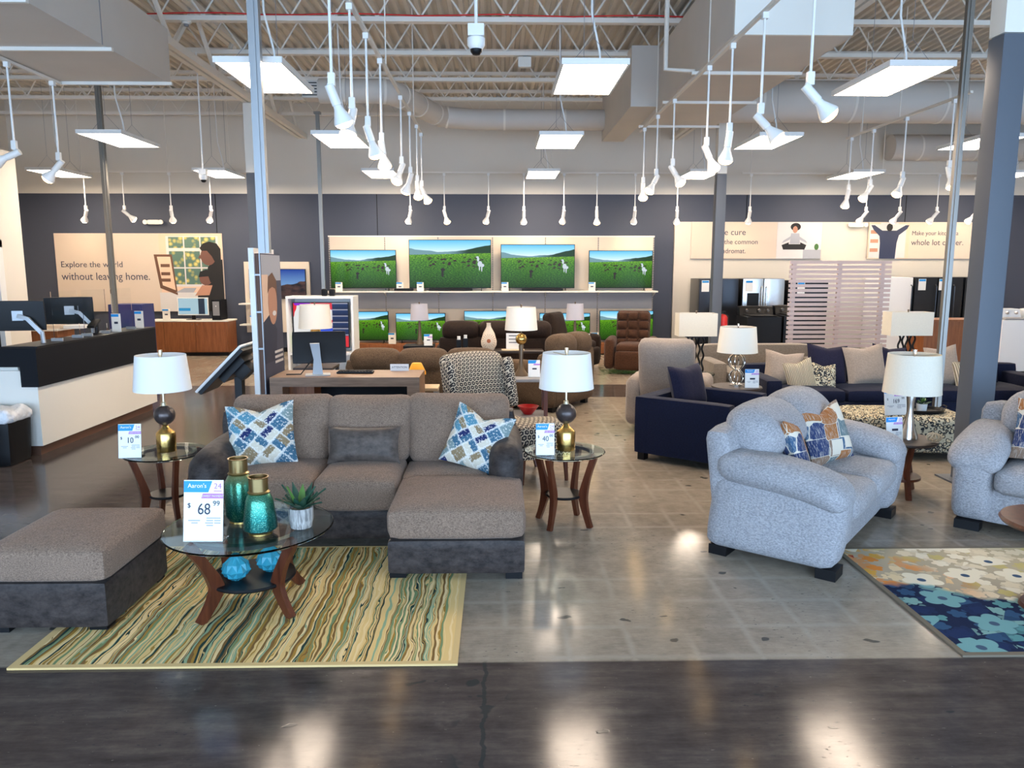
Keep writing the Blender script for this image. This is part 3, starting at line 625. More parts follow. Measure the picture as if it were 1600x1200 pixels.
track((-1.2, 4.6, 4.0), (-1.2, 12.9, 4.0), 'long light track left of the middle')
random.seed(3)
for i, y in enumerate((5.85, 6.65, 7.44, 8.3, 10.0, 10.99, 11.93, 12.63)):
    aim = [(0.35, 0.25, -1), (-0.1, -0.6, -1), (0.3, 0.2, -1), (0.15, -0.2, -1), (-0.3, -0.6, -1), (-0.4, 0.3, -1), (0.1, -0.5, -1), (0.5, -0.2, -1)][i]
    spotlight(-1.2, y, 4.0, 0.74, aim, '%s white spotlight from the camera on the long left track' % ORD[i], 'spotlights on the long left track')
track((2.28, 4.6, 4.0), (2.28, 12.5, 4.0), 'long light track right of the middle')
for i, y in enumerate((5.75, 6.8, 7.69, 8.51, 10.12, 11.14, 12.12)):
    aim = [(0.9, -0.1, -1), (0.8, -0.4, -1), (-0.1, 0.1, -1), (0.5, 0.1, -1), (0.5, -0.5, -1), (-0.6, -0.4, -1), (-0.1, -0.6, -1)][i]
    spotlight(2.28, y, 4.0, 0.74, aim, '%s white spotlight from the camera on the long right track' % ORD[i], 'spotlights on the long right track')
track((-5.13, 6.4, 4.0), (-5.13, 9.5, 4.0), 'short light track at the left edge', 4.04)
for i, (y, a) in enumerate(((8.5, (-1, -0.1, -0.45)), (9.33, (-0.9, 0, -1.0)))): spotlight(-5.13, y, 4.0, 0.80, a, '%s white spotlight on the short left-hand track' % ('nearer', 'farther')[i], 'spotlights on the short left track')
track((5.86, 9.7, 4.0), (5.86, 13.1, 4.0), 'short light track at the right')
for i, (y, a) in enumerate(((10.05, (0.05, -0.4, -1)), (11.2, (-0.5, -0.3, -1)), (12.16, (-0.7, -0.3, -0.9)), (12.91, (-0.1, 0.2, -1)))): spotlight(5.86, y, 4.0, 0.76, a, '%s spotlight from the camera on the right-hand track' % ORD[i], 'spotlights on the right track')
BT = 16.5; BZ = 3.85
track((-8.75, BT, BZ), (-4.95, BT, BZ), 'back-wall light track above the explore-the-world poster')
for i, x in enumerate((-8.6, -7.8, -6.83, -6.0)): spotlight(x, BT, BZ, 0.68, [(-0.6, 0.6, -1), (0.9, 0.7, -1), (-0.2, 0.8, -1), (-0.5, 0.7, -1)][i], '%s spotlight from the left above the explore-the-world poster' % ORD[i], 'spotlights over the left poster', spot=11)
track((-2.2, BT, BZ), (4.5, BT, BZ), 'back-wall light track above the television wall')
for i, x in enumerate((-1.82, -1.10, -0.17, 0.58, 1.43, 2.13, 2.94, 3.84)): spotlight(x, BT, BZ, 0.68, [(-0.3, 0.5, -1), (0.3, -0.3, -1), (-0.3, 0.5, -1), (0.0, 0.5, -1), (-0.1, 0.6, -1), (0.0, -0.2, -1), (0, 0.6, -1), (0.1, 0.5, -1)][i], '%s spotlight from the left above the television wall' % ORD[i], 'spotlights over the televisions', spot=18 if i in (0, 3, 6) else 0)
track((5.2, BT, BZ), (11.2, BT, BZ), 'back-wall light track above the appliance posters')
for i, x in enumerate((7.9, 8.63, 9.43, 10.27)): spotlight(x, BT, BZ, 0.68, (-0.45, 0.7, -1), '%s spotlight from the left above the appliance posters' % ORD[i], 'spotlights over the appliance posters', spot=9)
spotlight(5.4, BT, BZ, 0.68, (0.1, 0.7, -1), 'lone spotlight above the laundromat poster', 'spotlights over the appliance posters', spot=11)
def dome_camera(x, y, z, L, lab, s=1.0):
    t = thing('security_camera', lab, 'security camera', (x, y, z), 0)
    MB().tube([(0, 0, 0), (0, 0, L)], 0.014 * s, 8).build('drop_pole', 'white_plastic', t)
    MB().box((0, 0, -0.03 * s), (0.13 * s, 0.11 * s, 0.09 * s)).build('junction_box', 'white_plastic', t, smooth=False)
    MB().lathe([(0.055 * s, -0.075 * s), (0.072 * s, -0.085 * s), (0.072 * s, -0.14 * s), (0.05 * s, -0.17 * s)], 20).build('housing', 'white_plastic', t)
    MB().lathe([(0.05 * s, -0.165 * s), (0.046 * s, -0.19 * s), (0.03 * s, -0.21 * s), (0.0, -0.217 * s)], 20).build('dome', 'black', t)
dome_camera(-0.16, 6.5, 3.78, 1.5, 'white dome security camera hanging on a pole near the middle of the ceiling')
dome_camera(-4.45, 12.0, 3.34, 1.7, 'white dome security camera hanging on a pole at the upper left', 0.85)

# ================================================================ FURNITURE HELPERS
def feet(t, pts, s=(0.07, 0.07, 0.07), mat='black'):
    for x, y in pts: MB().box((x, y, s[2] / 2), s).build('foot', mat, t, smooth=False)
def text(body, size, mat, parent, loc, rot=(90, 0, 0), align='LEFT', name='lettering', ext=0.0006, sx=1.0):
    cu = bpy.data.curves.new(name, 'FONT'); cu.body = body; cu.size = size; cu.align_x = align; cu.extrude = ext; cu.resolution_u = 3
    ob = bpy.data.objects.new(name, cu); me = bpy.data.meshes.new_from_object(ob); bpy.data.objects.remove(ob)
    me.materials.clear(); me.materials.append(MT[mat]); o = bpy.data.objects.new(name, me); C.objects.link(o); o.parent = parent
    o.location = loc; o.rotation_euler = [radians(a) for a in rot]; o.scale = (sx, 1, 1); return o
def throw_pillow(lab, mat, loc, w, h, t, rx, rz, ry=0, dent=0.04, group=None, name='throw_pillow'):
    o = MB().pillow(w, h, t, dent=dent).build(name, mat, angle=80)
    o.location = loc; o.rotation_euler = Euler((radians(rx), radians(ry), radians(rz)), 'XYZ'); tag(o, lab, 'pillow', group); return o
def price_sign(lab, loc, rz, w, h, dollars, cents, big=0.3, tilt=-12, name='price_sign', full=True):
    t = thing(name, lab, 'price sign', loc, rz); A = TR(0, 0, 0, tilt)
    MB().box((0, 0, h / 2), (w, 0.003, h), A).build('card', 'white_plastic', t, smooth=False)
    MB().box((0, 0.035, 0.002), (w, 0.09, 0.004)).box((0, 0.003, h / 2), (w + 0.004, 0.002, h + 0.002), A).build('acrylic_stand', 'acrylic', t, smooth=False)
    def bar(x0, x1, z0, z1, mat, nm, sl=0):
        M = A @ Matrix.Translation((0, -0.0024, 0)); MB().prism([(x0, z0), (x1 - sl, z0), (x1, z1), (x0, z1)] if sl >= 0 else [(x0, z0), (x1, z0), (x1, z1), (x0 - sl, z1)], 0.001, M).build(nm, mat, t, smooth=False)
    bar(-w / 2, w * 0.22, h * 0.80, h * 0.985, 'print_blue', 'header_print', w * 0.10)
    bar(-w * 0.06, w / 2, h * 0.70, h * 0.78, 'print_purple', 'banner_print', -w * 0.04)
    def tx(b, s, m, x, z, al='CENTER', sx=1.0):
        p = A @ Vector((x, -0.004, z)); text(b, s, m, t, p, (90 + tilt, 0, 0), al, sx=sx)
    if full:
        tx("Aaron's", h * 0.10, 'white_plastic', -w * 0.16, h * 0.875); tx('24', h * 0.13, 'print_purple', w * 0.36, h * 0.86)
        bar(w * 0.26, w * 0.46, h * 0.815, h * 0.83, 'print_purple', 'small_print'); tx('LOWEST PAYMENT', h * 0.045, 'white_plastic', w * 0.22, h * 0.725)
    if not dollars: bar(-w * 0.15, w * 0.22, h * 0.44, h * 0.53, 'print_ink', 'price_print')
    else: tx('$', h * 0.11, 'print_ink', -w * 0.36, h * 0.55); tx(dollars, h * big, 'print_ink', w * 0.02, h * 0.44, sx=0.85); tx(cents, h * 0.12, 'print_ink', w * 0.33, h * 0.58)
    for (x0, x1, z) in () if not full and w < 0.145 else ((-0.38, -0.08, 0.33), (-0.30, -0.14, 0.29), (0.08, 0.44, 0.37), (0.08, 0.25, 0.33), (0.05, 0.25, 0.29), (0.08, 0.25, 0.25), (0.28, 0.44, 0.33), (0.28, 0.44, 0.29)): bar(w * x0, w * x1, h * z, h * (z + 0.018), 'print_grey', 'small_print')
    return t
def shade_mesh(rb, rt, h, z, n=32):
    return MB().lathe([(rb - 0.004, z), (rb, z), (rt, z + h), (rt - 0.004, z + h), (rb - 0.006, z + 0.002)], n, cap=False)
def curved_table(name, lab, loc, rtop, h, rfoot, rwaist, zshelf, rshelf, rz, lw=0.05):
    t = thing(name, lab, 'table', loc, rz)
    MB().lathe([(0, h - 0.012), (rtop - 0.006, h - 0.012), (rtop, h - 0.006), (rtop - 0.006, h), (0, h)], 48, cap=False).build('glass_top', 'glass', t)
    MB().lathe([(rtop * 0.62, h - 0.035), (rtop * 0.72, h - 0.035), (rtop * 0.72, h - 0.0125), (rtop * 0.62, h - 0.0125), (rtop * 0.62, h - 0.035)], 40, cap=False).build('support_ring', 'espresso', t)
    MB().lathe([(0, zshelf - 0.02), (rshelf - 0.008, zshelf - 0.02), (rshelf, zshelf - 0.01), (rshelf - 0.006, zshelf), (0, zshelf)], 36, cap=False).build('shelf', 'black', t)
    for i in range(4):
        a = pi / 4 + i * pi / 2; P = []; wd = []
        for j in range(11):
            s_ = j / 10; z = s_ * (h - 0.014)
            zz = zshelf / h; 
            if s_ < zz: r = rwaist + (rfoot - rwaist) * ((zz - s_) / zz) ** 1.4
            else: r = rwaist + (rtop * 0.82 - rwaist) * ((s_ - zz) / (1 - zz)) ** 1.3
            P.append((r * cos(a), r * sin(a), z)); wd.append(lw * (0.75 + 0.45 * math.exp(-((s_ - zz) / 0.2) ** 2) + 0.15 * s_))
        MB().sweep(P, 0.032, wd, (-sin(a), cos(a), 0)).build('leg', 'cherry', t, angle=50)
    return t

# ================================================================ FOREGROUND
o = MB().span((-2.25, 3.39, 0.0), (-0.22, 4.90, 0.011)).build('area_rug', 'rug_stripes', smooth=False); tag(o, 'striped green, gold and cream rug under the glass cocktail table', 'rug')
MB().span((-2.29, 3.36, 0.001), (-0.19, 3.39, 0.0115)).span((-2.29, 4.9, 0.001), (-0.19, 4.92, 0.0115)).span((-0.22, 3.39, 0.001), (-0.19, 4.9, 0.0115)).span((-2.29, 3.39, 0.001), (-2.25, 4.9, 0.0115)).build('binding', 'rug_binding', o, smooth=False)
o = MB().span((2.27, 3.42, 0.0), (4.4, 4.80, 0.011)).build('area_rug', 'rug_floral', smooth=False); tag(o, 'floral rug in navy, rust and cream in front of the pale loveseat', 'rug')
MB().span((2.24, 3.39, 0.001), (4.43, 3.42, 0.0115)).span((2.24, 3.42, 0.001), (2.27, 4.80, 0.0115)).span((2.24, 4.80, 0.001), (4.43, 4.83, 0.0115)).build('binding', 'rug_edge', o, smooth=False)

# ottoman
t = thing('ottoman', 'large taupe upholstered ottoman at the left edge', 'ottoman', (-2.31, 4.085, 0.0))
MB().rbox((0, 0, 0.15), (0.63, 0.73, 0.25), 0.025, 6).build('base', 'faux_leather', t)
MB().rbox((0, 0, 0.36), (0.65, 0.75, 0.18), 0.045, 8, (0, 0, 0.025)).build('seat_cushion', 'taupe_chenille', t)
feet(t, [(-0.25, -0.3), (0.25, -0.3), (0.25, 0.3), (-0.25, 0.3)], (0.09, 0.09, 0.03))

# sectional with chaise
t = thing('sectional_sofa', 'taupe sectional sofa with chaise on its right side', 'sofa', (-0.93, 5.2, 0.0))
ox, oy = -0.93, 5.2
def L(x, y, z): return (x - ox, y - oy, z)
MB().rbox(L(-1.23, 5.38, 0.165), (1.60, 0.96, 0.21), 0.03, 6).build('base', 'faux_leather', t)
MB().rbox(L(-0.245, 5.08, 0.155), (0.83, 1.50, 0.22), 0.03, 6).build('chaise_base', 'faux_leather', t)
MB().rbox(L(-0.97, 5.75, 0.44), (2.22, 0.20, 0.74), 0.06, 6).build('back_frame', 'faux_leather', t)
def armfn(w, q): return [w[0], w[1], w[2] - 0.05 * max(0, -q[1]) ** 2]
MB().rbox(L(-1.93, 5.37, 0.37), (0.27, 0.98, 0.62), 0.13, 8, (0, 0.02, 0), fn=armfn).build('arm', 'faux_leather', t)
MB().rbox(L(0.06, 5.44, 0.44), (0.24, 0.86, 0.52), 0.12, 8, (0, 0.02, 0), fn=armfn).build('arm', 'faux_leather', t)
MB().rbox(L(-1.515, 5.19, 0.375), (0.60, 0.68, 0.22), 0.055, 8, (0, 0, 0.03)).build('seat_cushion', 'taupe_chenille', t)
MB().rbox(L(-0.94, 5.19, 0.375), (0.56, 0.68, 0.22), 0.055, 8, (0, 0, 0.03)).build('seat_cushion', 'taupe_chenille', t)
MB().rbox(L(-0.245, 4.72, 0.355), (0.83, 0.80, 0.20), 0.06, 8, (0, 0, 0.03)).rbox(L(-0.36, 5.30, 0.365), (0.60, 0.52, 0.19), 0.05, 6, (0, 0, 0.02)).build('chaise_cushion', 'taupe_chenille', t)
for x, w, rz, h in ((-1.58, 0.72, 3, 0.50), (-0.94, 0.62, 0, 0.49), (-0.29, 0.74, -3, 0.51)):
    def bf(wv, q): return [wv[0] * (1 + 0.04 * q[2]), wv[1] + 0.05 * q[2], wv[2] + 0.025 * abs(q[0]) ** 3 * (1 if q[2] > 0 else 0)]
    MB().rbox((0, 0, 0), (w - 0.01, 0.21, h), 0.088, 10, (0.01, 0.075, 0.012), fn=bf, M=TR(*L(x, 5.575, 0.675), -10, 0, rz)).build('back_cushion', 'taupe_chenille', t)
feet(t, [L(-0.6, 4.42, 0)[:2], L(0.1, 4.42, 0)[:2], L(-1.95, 4.96, 0)[:2], L(-1.95, 5.78, 0)[:2], L(0.1, 5.78, 0)[:2]], (0.10, 0.08, 0.06))
throw_pillow('blue and cream lattice pillow at the left end of the sectional', 'lattice_print', (-1.66, 5.29, 0.70), 0.47, 0.45, 0.15, -20, 10, -4, 0.05)
throw_pillow('blue and cream lattice pillow leaning on the chaise side arm', 'lattice_print', (-0.14, 5.28, 0.66), 0.44, 0.44, 0.15, -24, -18, 14, 0.06)
throw_pillow('brown faux leather lumbar pillow in the middle of the sectional', 'lumbar_brown', (-0.95, 5.33, 0.61), 0.52, 0.27, 0.14, -18, 0, 0, 0.0, name='lumbar_pillow')

# cocktail table and what stands on it
curved_table('cocktail_table', 'round glass cocktail table with curved cherry legs on the striped rug', (-1.36, 4.05, 0.0115), 0.45, 0.45, 0.33, 0.22, 0.17, 0.235, 8, 0.062)
TZ = 0.462
price_sign('large white price sign reading 68.99 on the cocktail table', (-1.52, 3.80, TZ), -2, 0.205, 0.315, '68', '99', 0.26, -10)
def vase(lab, loc, s, prof):
    t = thing('ombre_vase', lab, 'vase', loc)
    MB().lathe([(r * s, z * s) for r, z in prof], 32, cap=False).build('body', 'teal_ombre', t)
    zt = prof[-1][1]; MB().lathe([(0.052 * s, zt * s - 0.002), (0.058 * s, (zt + 0.008) * s), (0.050 * s, (zt + 0.016) * s), (0.050 * s, (zt + 0.085) * s), (0.055 * s, (zt + 0.09) * s), (0.048 * s, (zt + 0.09) * s), (0.044 * s, (zt + 0.0) * s)], 28, cap=False).build('metal_neck', 'antique_gold', t)
    MB().lathe([(0, 0), (0.062 * s, 0), (0.062 * s, 0.012 * s), (0, 0.012 * s)], 28, cap=False).build('foot_ring', 'gold', t)
vase('taller teal glitter vase with gold neck behind the price sign', (-1.43, 4.12, TZ), 1.0, [(0, 0.01), (0.062, 0.01), (0.078, 0.04), (0.082, 0.14), (0.078, 0.22), (0.06, 0.26), (0.052, 0.27)])
vase('shorter wide teal glitter vase with gold neck on the cocktail table', (-1.26, 3.92, TZ), 1.0, [(0, 0.01), (0.062, 0.01), (0.088, 0.03), (0.086, 0.07), (0.072, 0.18), (0.060, 0.21), (0.052, 0.22)])
t = thing('potted_succulent', 'spiky green succulent in a pale concrete pot on the cocktail table', 'plant', (-1.07, 4.02, TZ))
MB().lathe([(0, 0), (0.056, 0), (0.066, 0.05), (0.066, 0.112), (0.058, 0.112), (0.056, 0.095), (0, 0.095)], 28, cap=False).build('pot', 'brushed_concrete', t)
MB().lathe([(0, 0.098), (0.035, 0.106), (0.057, 0.097)], 20, cap=False).build('gravel', 'soil', t)
random.seed(5)
for i in range(22):
    a = i * 2.4; tl = 0.10 + 0.05 * (i % 3) / 2; el = radians(28 + 50 * (i / 22)); d = Vector((cos(a) * cos(el), sin(a) * cos(el), sin(el))); sd = Vector((-sin(a), cos(a), 0)); base = Vector((0.02 * cos(a), 0.02 * sin(a), 0.105))
    up = sd.cross(d); vs = []; fs = []
    for j, (f, w) in enumerate(((0, 0.014), (0.3, 0.021), (0.65, 0.016), (1.0, 0.001))):
        p = base + d * tl * f + up * (-0.02 * f * f) * -1; vs += [tuple(p - sd * w), tuple(p - up * 0.006), tuple(p + sd * w), tuple(p + up * 0.004)]
    for j in range(3):
        for q in range(4): fs.append((j * 4 + q, j * 4 + (q + 1) % 4, j * 4 + 4 + (q + 1) % 4, j * 4 + 4 + q))
    m = MB(); m.add(vs, fs); m.build('leaf', 'leaf_light' if i in (19, 20) else 'leaf', t)
def facet_vase(lab, loc, r):
    m = MB(); n = 16; prof = [(0.3, 0.0), (0.75, 0.18), (1.0, 0.42), (0.8, 0.70), (0.35, 0.92), (0.2, 1.0)]; vs = []; fs = []
    for j, (rr, z) in enumerate(prof):
        for q in range(n):
            a = 2 * pi * q / n; k_ = 1.0 if (q + j) % 2 == 0 else 0.86; vs.append((r * rr * k_ * cos(a), r * rr * k_ * sin(a), r * 1.7 * z))
    for j in range(len(prof) - 1):
        for q in range(n):
            q2 = (q + 1) % n; a, b_, c, d = j * n + q, j * n + q2, (j + 1) * n + q2, (j + 1) * n + q
            fs += [(a, b_, c), (a, c, d)] if (q + j) % 2 else [(a, b_, d), (b_, c, d)]
    m.add(vs, fs); o = m.build('faceted_vase', 'aqua', smooth=False); o.location = loc; tag(o, lab, 'vase', 'aqua vases on the lower shelf')
facet_vase('left squat aqua pleated vase on the lower shelf of the cocktail table', (-1.42, 3.97, 0.182), 0.083)
facet_vase('right squat aqua pleated vase on the lower shelf of the cocktail table', (-1.27, 4.09, 0.182), 0.083)

# end tables and gold lamps
def gold_lamp(lab, loc):
    t = thing('table_lamp', lab, 'lamp', loc, 0, 'gold table lamps with dark balls')
    MB().lathe([(0, 0), (0.066, 0), (0.068, 0.004), (0.068, 0.135), (0.062, 0.145), (0.030, 0.172), (0.018, 0.19), (0.020, 0.20), (0, 0.20)], 32, cap=False).build('gold_base', 'gold', t)
    MB().lathe([(0, 0.195)] + [(0.074 * sin(a), 0.268 - 0.074 * cos(a)) for a in [pi * (0.08 + 0.84 * i / 14) for i in range(15)]] + [(0, 0.341)], 32, cap=False).build('ball', 'ball_dark', t)
    MB().lathe([(0, 0.338), (0.022, 0.338), (0.016, 0.36), (0.009, 0.365), (0.009, 0.71), (0.014, 0.712), (0.014, 0.745), (0, 0.745)], 16, cap=False).build('stem', 'pale_gold', t)
    m = MB()
    for a in (0, 2 * pi / 3, 4 * pi / 3): m.tube([(0, 0, 0.69), (0.172 * cos(a), 0.172 * sin(a), 0.70)], 0.003, 5)
    m.build('spider', 'pale_gold', t)
    shade_mesh(0.198, 0.172, 0.255, 0.455).build('lamp_shade', 'shade', t)
curved_table('end_table', 'round glass end table right of the sectional', (0.49, 5.40, 0), 0.295, 0.55, 0.215, 0.155, 0.23, 0.14, 12)
gold_lamp('white-shaded gold lamp with dark ball on the right end table', (0.50, 5.42, 0.55))
price_sign('white price sign reading 40 on the right end table', (0.34, 5.25, 0.55), 0, 0.13, 0.225, '40', '00', 0.24, -8)
curved_table('end_table', 'round glass end table left of the sectional', (-2.43, 5.50, 0), 0.295, 0.53, 0.215, 0.155, 0.22, 0.14, -6)
gold_lamp('white-shaded gold lamp with dark ball on the left end table', (-2.43, 5.52, 0.53))
price_sign('white price sign reading 10 on the left end table', (-2.60, 5.31, 0.53), 4, 0.155, 0.24, '10', '00', 0.24, -8)

# pale grey loveseat and matching chair
def plush(name, lab, loc, rz, w, d, seats, cat):
    t = thing(name, lab, cat, loc, rz); hw, hd = w / 2, d / 2; aw = 0.25
    MB().rbox((0, 0.05, 0.185), (w - 0.30, d - 0.12, 0.25), 0.02, 6).build('base', 'ice_grey', t)
    def bk(q, u): return [q[0], q[1] + 0.05 * u[2], q[2]]
    MB().rbox((0, hd - 0.11, 0.46), (w - 0.04, 0.20, 0.76), 0.08, 8, fn=bk).build('back_frame', 'ice_grey', t)
    for s in (-1, 1):
        def af(q, u): return [q[0], q[1] - 0.03 * u[2], q[2]]
        a = MB().rbox((s * (hw - aw / 2), -0.01, 0.305), (aw, d - 0.07, 0.49), 0.07, 8, (0.015 * 1, 0.02, 0), fn=af).build('arm', 'ice_grey', t)
        def pf(q, u): return [q[0] * (1 + 0.06 * max(0, -u[1])), q[1], q[2] - 0.06 * max(0, -u[1]) ** 2 + 0.03 * u[1]]
        MB().rbox((s * (hw - aw / 2 - 0.005), -0.04, 0.58), (aw + 0.085, d - 0.10, 0.19), 0.092, 10, (0.012, 0.02, 0.02), fn=pf).build('arm_pad', 'ice_grey', a)
    sw = (w - 2 * aw) / seats
    for i in range(seats):
        x = -hw + aw + sw * (i + 0.5)
        MB().rbox((x, -0.13, 0.385), (sw - 0.018, d - 0.28, 0.175), 0.06, 9, (0, 0.02, 0.03)).build('seat_cushion', 'ice_grey', t)
        bw = sw + 0.12
        def cf(q, u): return [q[0], q[1] + 0.06 * u[2], q[2] - 0.03 * abs(u[0]) ** 3]
        c_ = MB().rbox((x * 1.06, hd - 0.27, 0.60), (bw - 0.1, 0.22, 0.26), 0.10, 9, (0, 0.03, 0)).build('back_cushion', 'ice_grey', t)
        MB().rbox((x * 1.08, hd - 0.22, 0.80), (bw + 0.03, 0.33, 0.32), 0.15, 10, (0, 0.03, 0.015), fn=cf).build('head_roll', 'ice_grey', c_)
    feet(t, [(-hw + 0.12, -hd + 0.10), (hw - 0.12, -hd + 0.10), (hw - 0.12, hd - 0.1), (-hw + 0.12, hd - 0.1)], (0.16, 0.12, 0.065))
    return t
plush('loveseat', 'pale grey plush loveseat turned towards the right rug', (2.22, 5.17, 0), 51, 1.72, 0.88, 2, 'sofa')
plush('armchair', 'pale grey plush armchair cut by the right edge', (4.00, 5.17, 0), -43, 1.2, 0.90, 1, 'armchair')
throw_pillow('patchwork print pillow nearest on the pale loveseat', 'patch_print', (1.98, 4.92, 0.67), 0.44, 0.43, 0.15, -20, 68, 5, 0.03)
throw_pillow('patchwork print pillow farther along the pale loveseat', 'patch_print', (2.36, 5.32, 0.68), 0.45, 0.43, 0.15, -20, 30, -6, 0.06)
throw_pillow('patchwork print pillow on the pale grey armchair', 'patch_print', (3.92, 5.20, 0.70), 0.46, 0.45, 0.16, -22, -30, 6, 0.05)
# dark round side table just entering at the right edge
t = thing('side_table', 'dark round side table cut off by the right edge', 'table', (3.06, 3.88, 0.0115))
MB().lathe([(0, 0.47), (0.30, 0.47), (0.31, 0.485), (0.30, 0.50), (0, 0.50)], 36, cap=False).build('table_top', 'cherry', t)
MB().lathe([(0, 0), (0.18, 0), (0.17, 0.02), (0.03, 0.05), (0.03, 0.47), (0, 0.47)], 24, cap=False).build('pedestal', 'cherry', t)

# silver lamp on a small table between loveseat and chair
def round_table(name, lab, loc, r, h, mat_top, mat_leg, glass=False):
    t = thing(name, lab, 'table', loc)
    MB().lathe([(0, h - 0.025), (r - 0.01, h - 0.025), (r, h - 0.012), (r - 0.005, h), (0, h)], 32, cap=False).build('table_top', mat_top, t)
    for i in range(3):
        a = 0.5 + i * 2 * pi / 3; MB().sweep([(r * 0.75 * cos(a), r * 0.75 * sin(a), 0), (r * 0.5 * cos(a), r * 0.5 * sin(a), h * 0.5), (r * 0.7 * cos(a), r * 0.7 * sin(a), h - 0.025)], 0.03, 0.045, (-sin(a), cos(a), 0)).build('leg', mat_leg, t)
    MB().lathe([(0, 0.14), (r * 0.62, 0.14), (r * 0.62, 0.16), (0, 0.16)], 28, cap=False).build('shelf', mat_leg, t)
    return t
round_table('side_table', 'small dark side table between the loveseat and the armchair', (3.33, 6.10, 0), 0.29, 0.47, 'espresso', 'cherry')
t = thing('table_lamp', 'silver hourglass lamp with linen shade between loveseat and armchair', 'lamp', (3.40, 6.10, 0.47))
MB().lathe([(0, 0), (0.075, 0), (0.072, 0.02), (0.045, 0.10), (0.026, 0.22), (0.03, 0.30), (0.042, 0.40), (0.04, 0.41), (0, 0.41)], 32, cap=False).build('lamp_base', 'steel', t)
MB().lathe([(0, 0.40), (0.008, 0.40), (0.008, 0.70), (0.018, 0.70), (0.018, 0.735), (0, 0.735)], 14, cap=False).build('stem', 'chrome', t)
MB().tube([(-0.19, 0, 0.69), (0.19, 0, 0.69)], 0.003, 5).build('spider', 'chrome', t)
shade_mesh(0.222, 0.198, 0.32, 0.38).build('lamp_shade', 'shade_linen', t)
price_sign('small price card beside the silver lamp base', (3.22, 5.97, 0.47), 10, 0.15, 0.20, '', '', 0.12, -8)
t = thing('twig_ball', 'small woven decor knot on the dark side table', 'decor', (3.52, 5.93, 0.472))
for i in range(6):
    a = i * 0.55; MB().tube([(0.055 * cos(q) * cos(a), 0.055 * cos(q) * sin(a) + 0.01 * sin(q * 2), 0.04 + 0.033 * sin(q)) for q in [2 * pi * j / 18 for j in range(18)]], 0.006, 5, closed=True).build('strand', 'pale_wood', t)

# ================================================================ MIDDLE GROUND
# walnut desk with computer, printed partition, kiosk
t = thing('desk', 'walnut desk with thick waterfall sides behind the sectional', 'desk', (-1.47, 7.58, 0))
MB().span((-0.72, -0.28, 0.73), (0.72, 0.28, 0.82)).build('desk_top', 'walnut', t, smooth=False)
for n_, x in ((0, -0.66), (1, 0.66)): MB().span((x - 0.06, -0.28, 0), (x + 0.06, 0.28, 0.73)).build('side_panel', 'walnut', t, smooth=False)
MB().span((-0.60, -0.05, 0.30), (-0.35, 0.25, 0.73)).build('cubby', 'oak_red', t, smooth=False)
MB().span((-0.60, 0.24, 0.35), (0.60, 0.26, 0.73)).build('modesty_panel', 'dark_grey', t, smooth=False)
t = thing('desktop_monitor', 'black computer monitor on a silver stand seen from behind on the walnut desk', 'monitor', (-1.78, 7.55, 0.82), 12)
MB().rbox((0, 0, 0.27), (0.52, 0.035, 0.32), 0.012, 5, M=TR(0.02, -0.02, 0, -14)).build('screen_housing', 'black', t)
MB().sweep([(0, 0.0, 0.01), (0, 0.0, 0.16), (-0.02, -0.03, 0.32)], [0.10, 0.07, 0.09], 0.02, (1, 0, 0), TR(0, -0.10, 0)).build('stand_neck', 'aluminium', t)
MB().rbox((0, -0.08, 0.006), (0.24, 0.18, 0.012), 0.005, 4).build('stand_base', 'aluminium', t)
MB().tube([(0.02, -0.05, 0.2), (-0.08, -0.09, 0.12), (-0.16, -0.12, 0.02), (-0.3, -0.05, 0.012)], 0.006, 6).build('cable', 'black', t)
o = MB().rbox((0, 0, 0.012), (0.36, 0.13, 0.02), 0.006, 4).build('keyboard', 'black'); o.location = (-1.42, 7.62, 0.82); tag(o, 'black computer keyboard lying on the walnut desk', 'keyboard')
for r_ in range(4):
    for c_ in range(11): MB().box((-0.155 + c_ * 0.031, -0.045 + r_ * 0.03, 0.024), (0.025, 0.024, 0.006)).build('key', 'dark_grey', o, smooth=False)
t = thing('notice_card', 'small white card reading ATTENTION on the walnut desk', 'sign', (-1.0, 7.78, 0.82))
MB().box((0, 0, 0.035), (0.19, 0.004, 0.07)).build('card', 'white_plastic', t, smooth=False); text('ATTENTION', 0.028, 'print_ink', t, (0, -0.003, 0.028), (90, 0, 0), 'CENTER')
t = thing('partition_panel', 'tall white-framed partition with a laughing-man print beside the desk', 'display panel', (-2.26, 7.62, 0))
MB().span((-0.07, -0.33, 0), (-0.02, 0.33, 2.05)).build('white_frame', 'white_paint', t, smooth=False)
MB().span((-0.02, -0.30, 0), (0.03, 0.33, 2.0)).build('brown_core', 'print_brown', t, smooth=False)
MB().span((0.03, -0.335, 0.0), (0.038, -0.325, 2.0)).build('edge_strip', 'aluminium', t, smooth=False)
for z in (0.65, 1.1, 1.45, 1.8): MB().span((-0.02, -0.335, z - 0.008), (0.03, -0.30, z + 0.008)).build('rung', 'aluminium', t, smooth=False)
po = MB().span((0.03, -0.325, 0.3), (0.04, 0.33, 2.0)).build('poster_board', 'print_slate', t, smooth=False)
PM = Matrix.Translation((0.0412, 0, 0)) @ Matrix.Rotation(pi / 2, 4, 'Z')       # prints on the +X face: local x -> +Y
def pprint(pts, mat, lay, nm, par, M): MB().prism(pts, 0.001, M @ Matrix.Translation((0, -0.001 * lay, 0))).build(nm, mat, par, smooth=False)
def ellp(cx, cz, rx, rz, n=20, a0=0): return [(cx + rx * cos(2 * pi * i / n + a0), cz + rz * sin(2 * pi * i / n + a0)) for i in range(n)]
PM = Matrix.Translation((0.0405, 0, 0)) @ Matrix.Rotation(pi / 2, 4, 'Z')
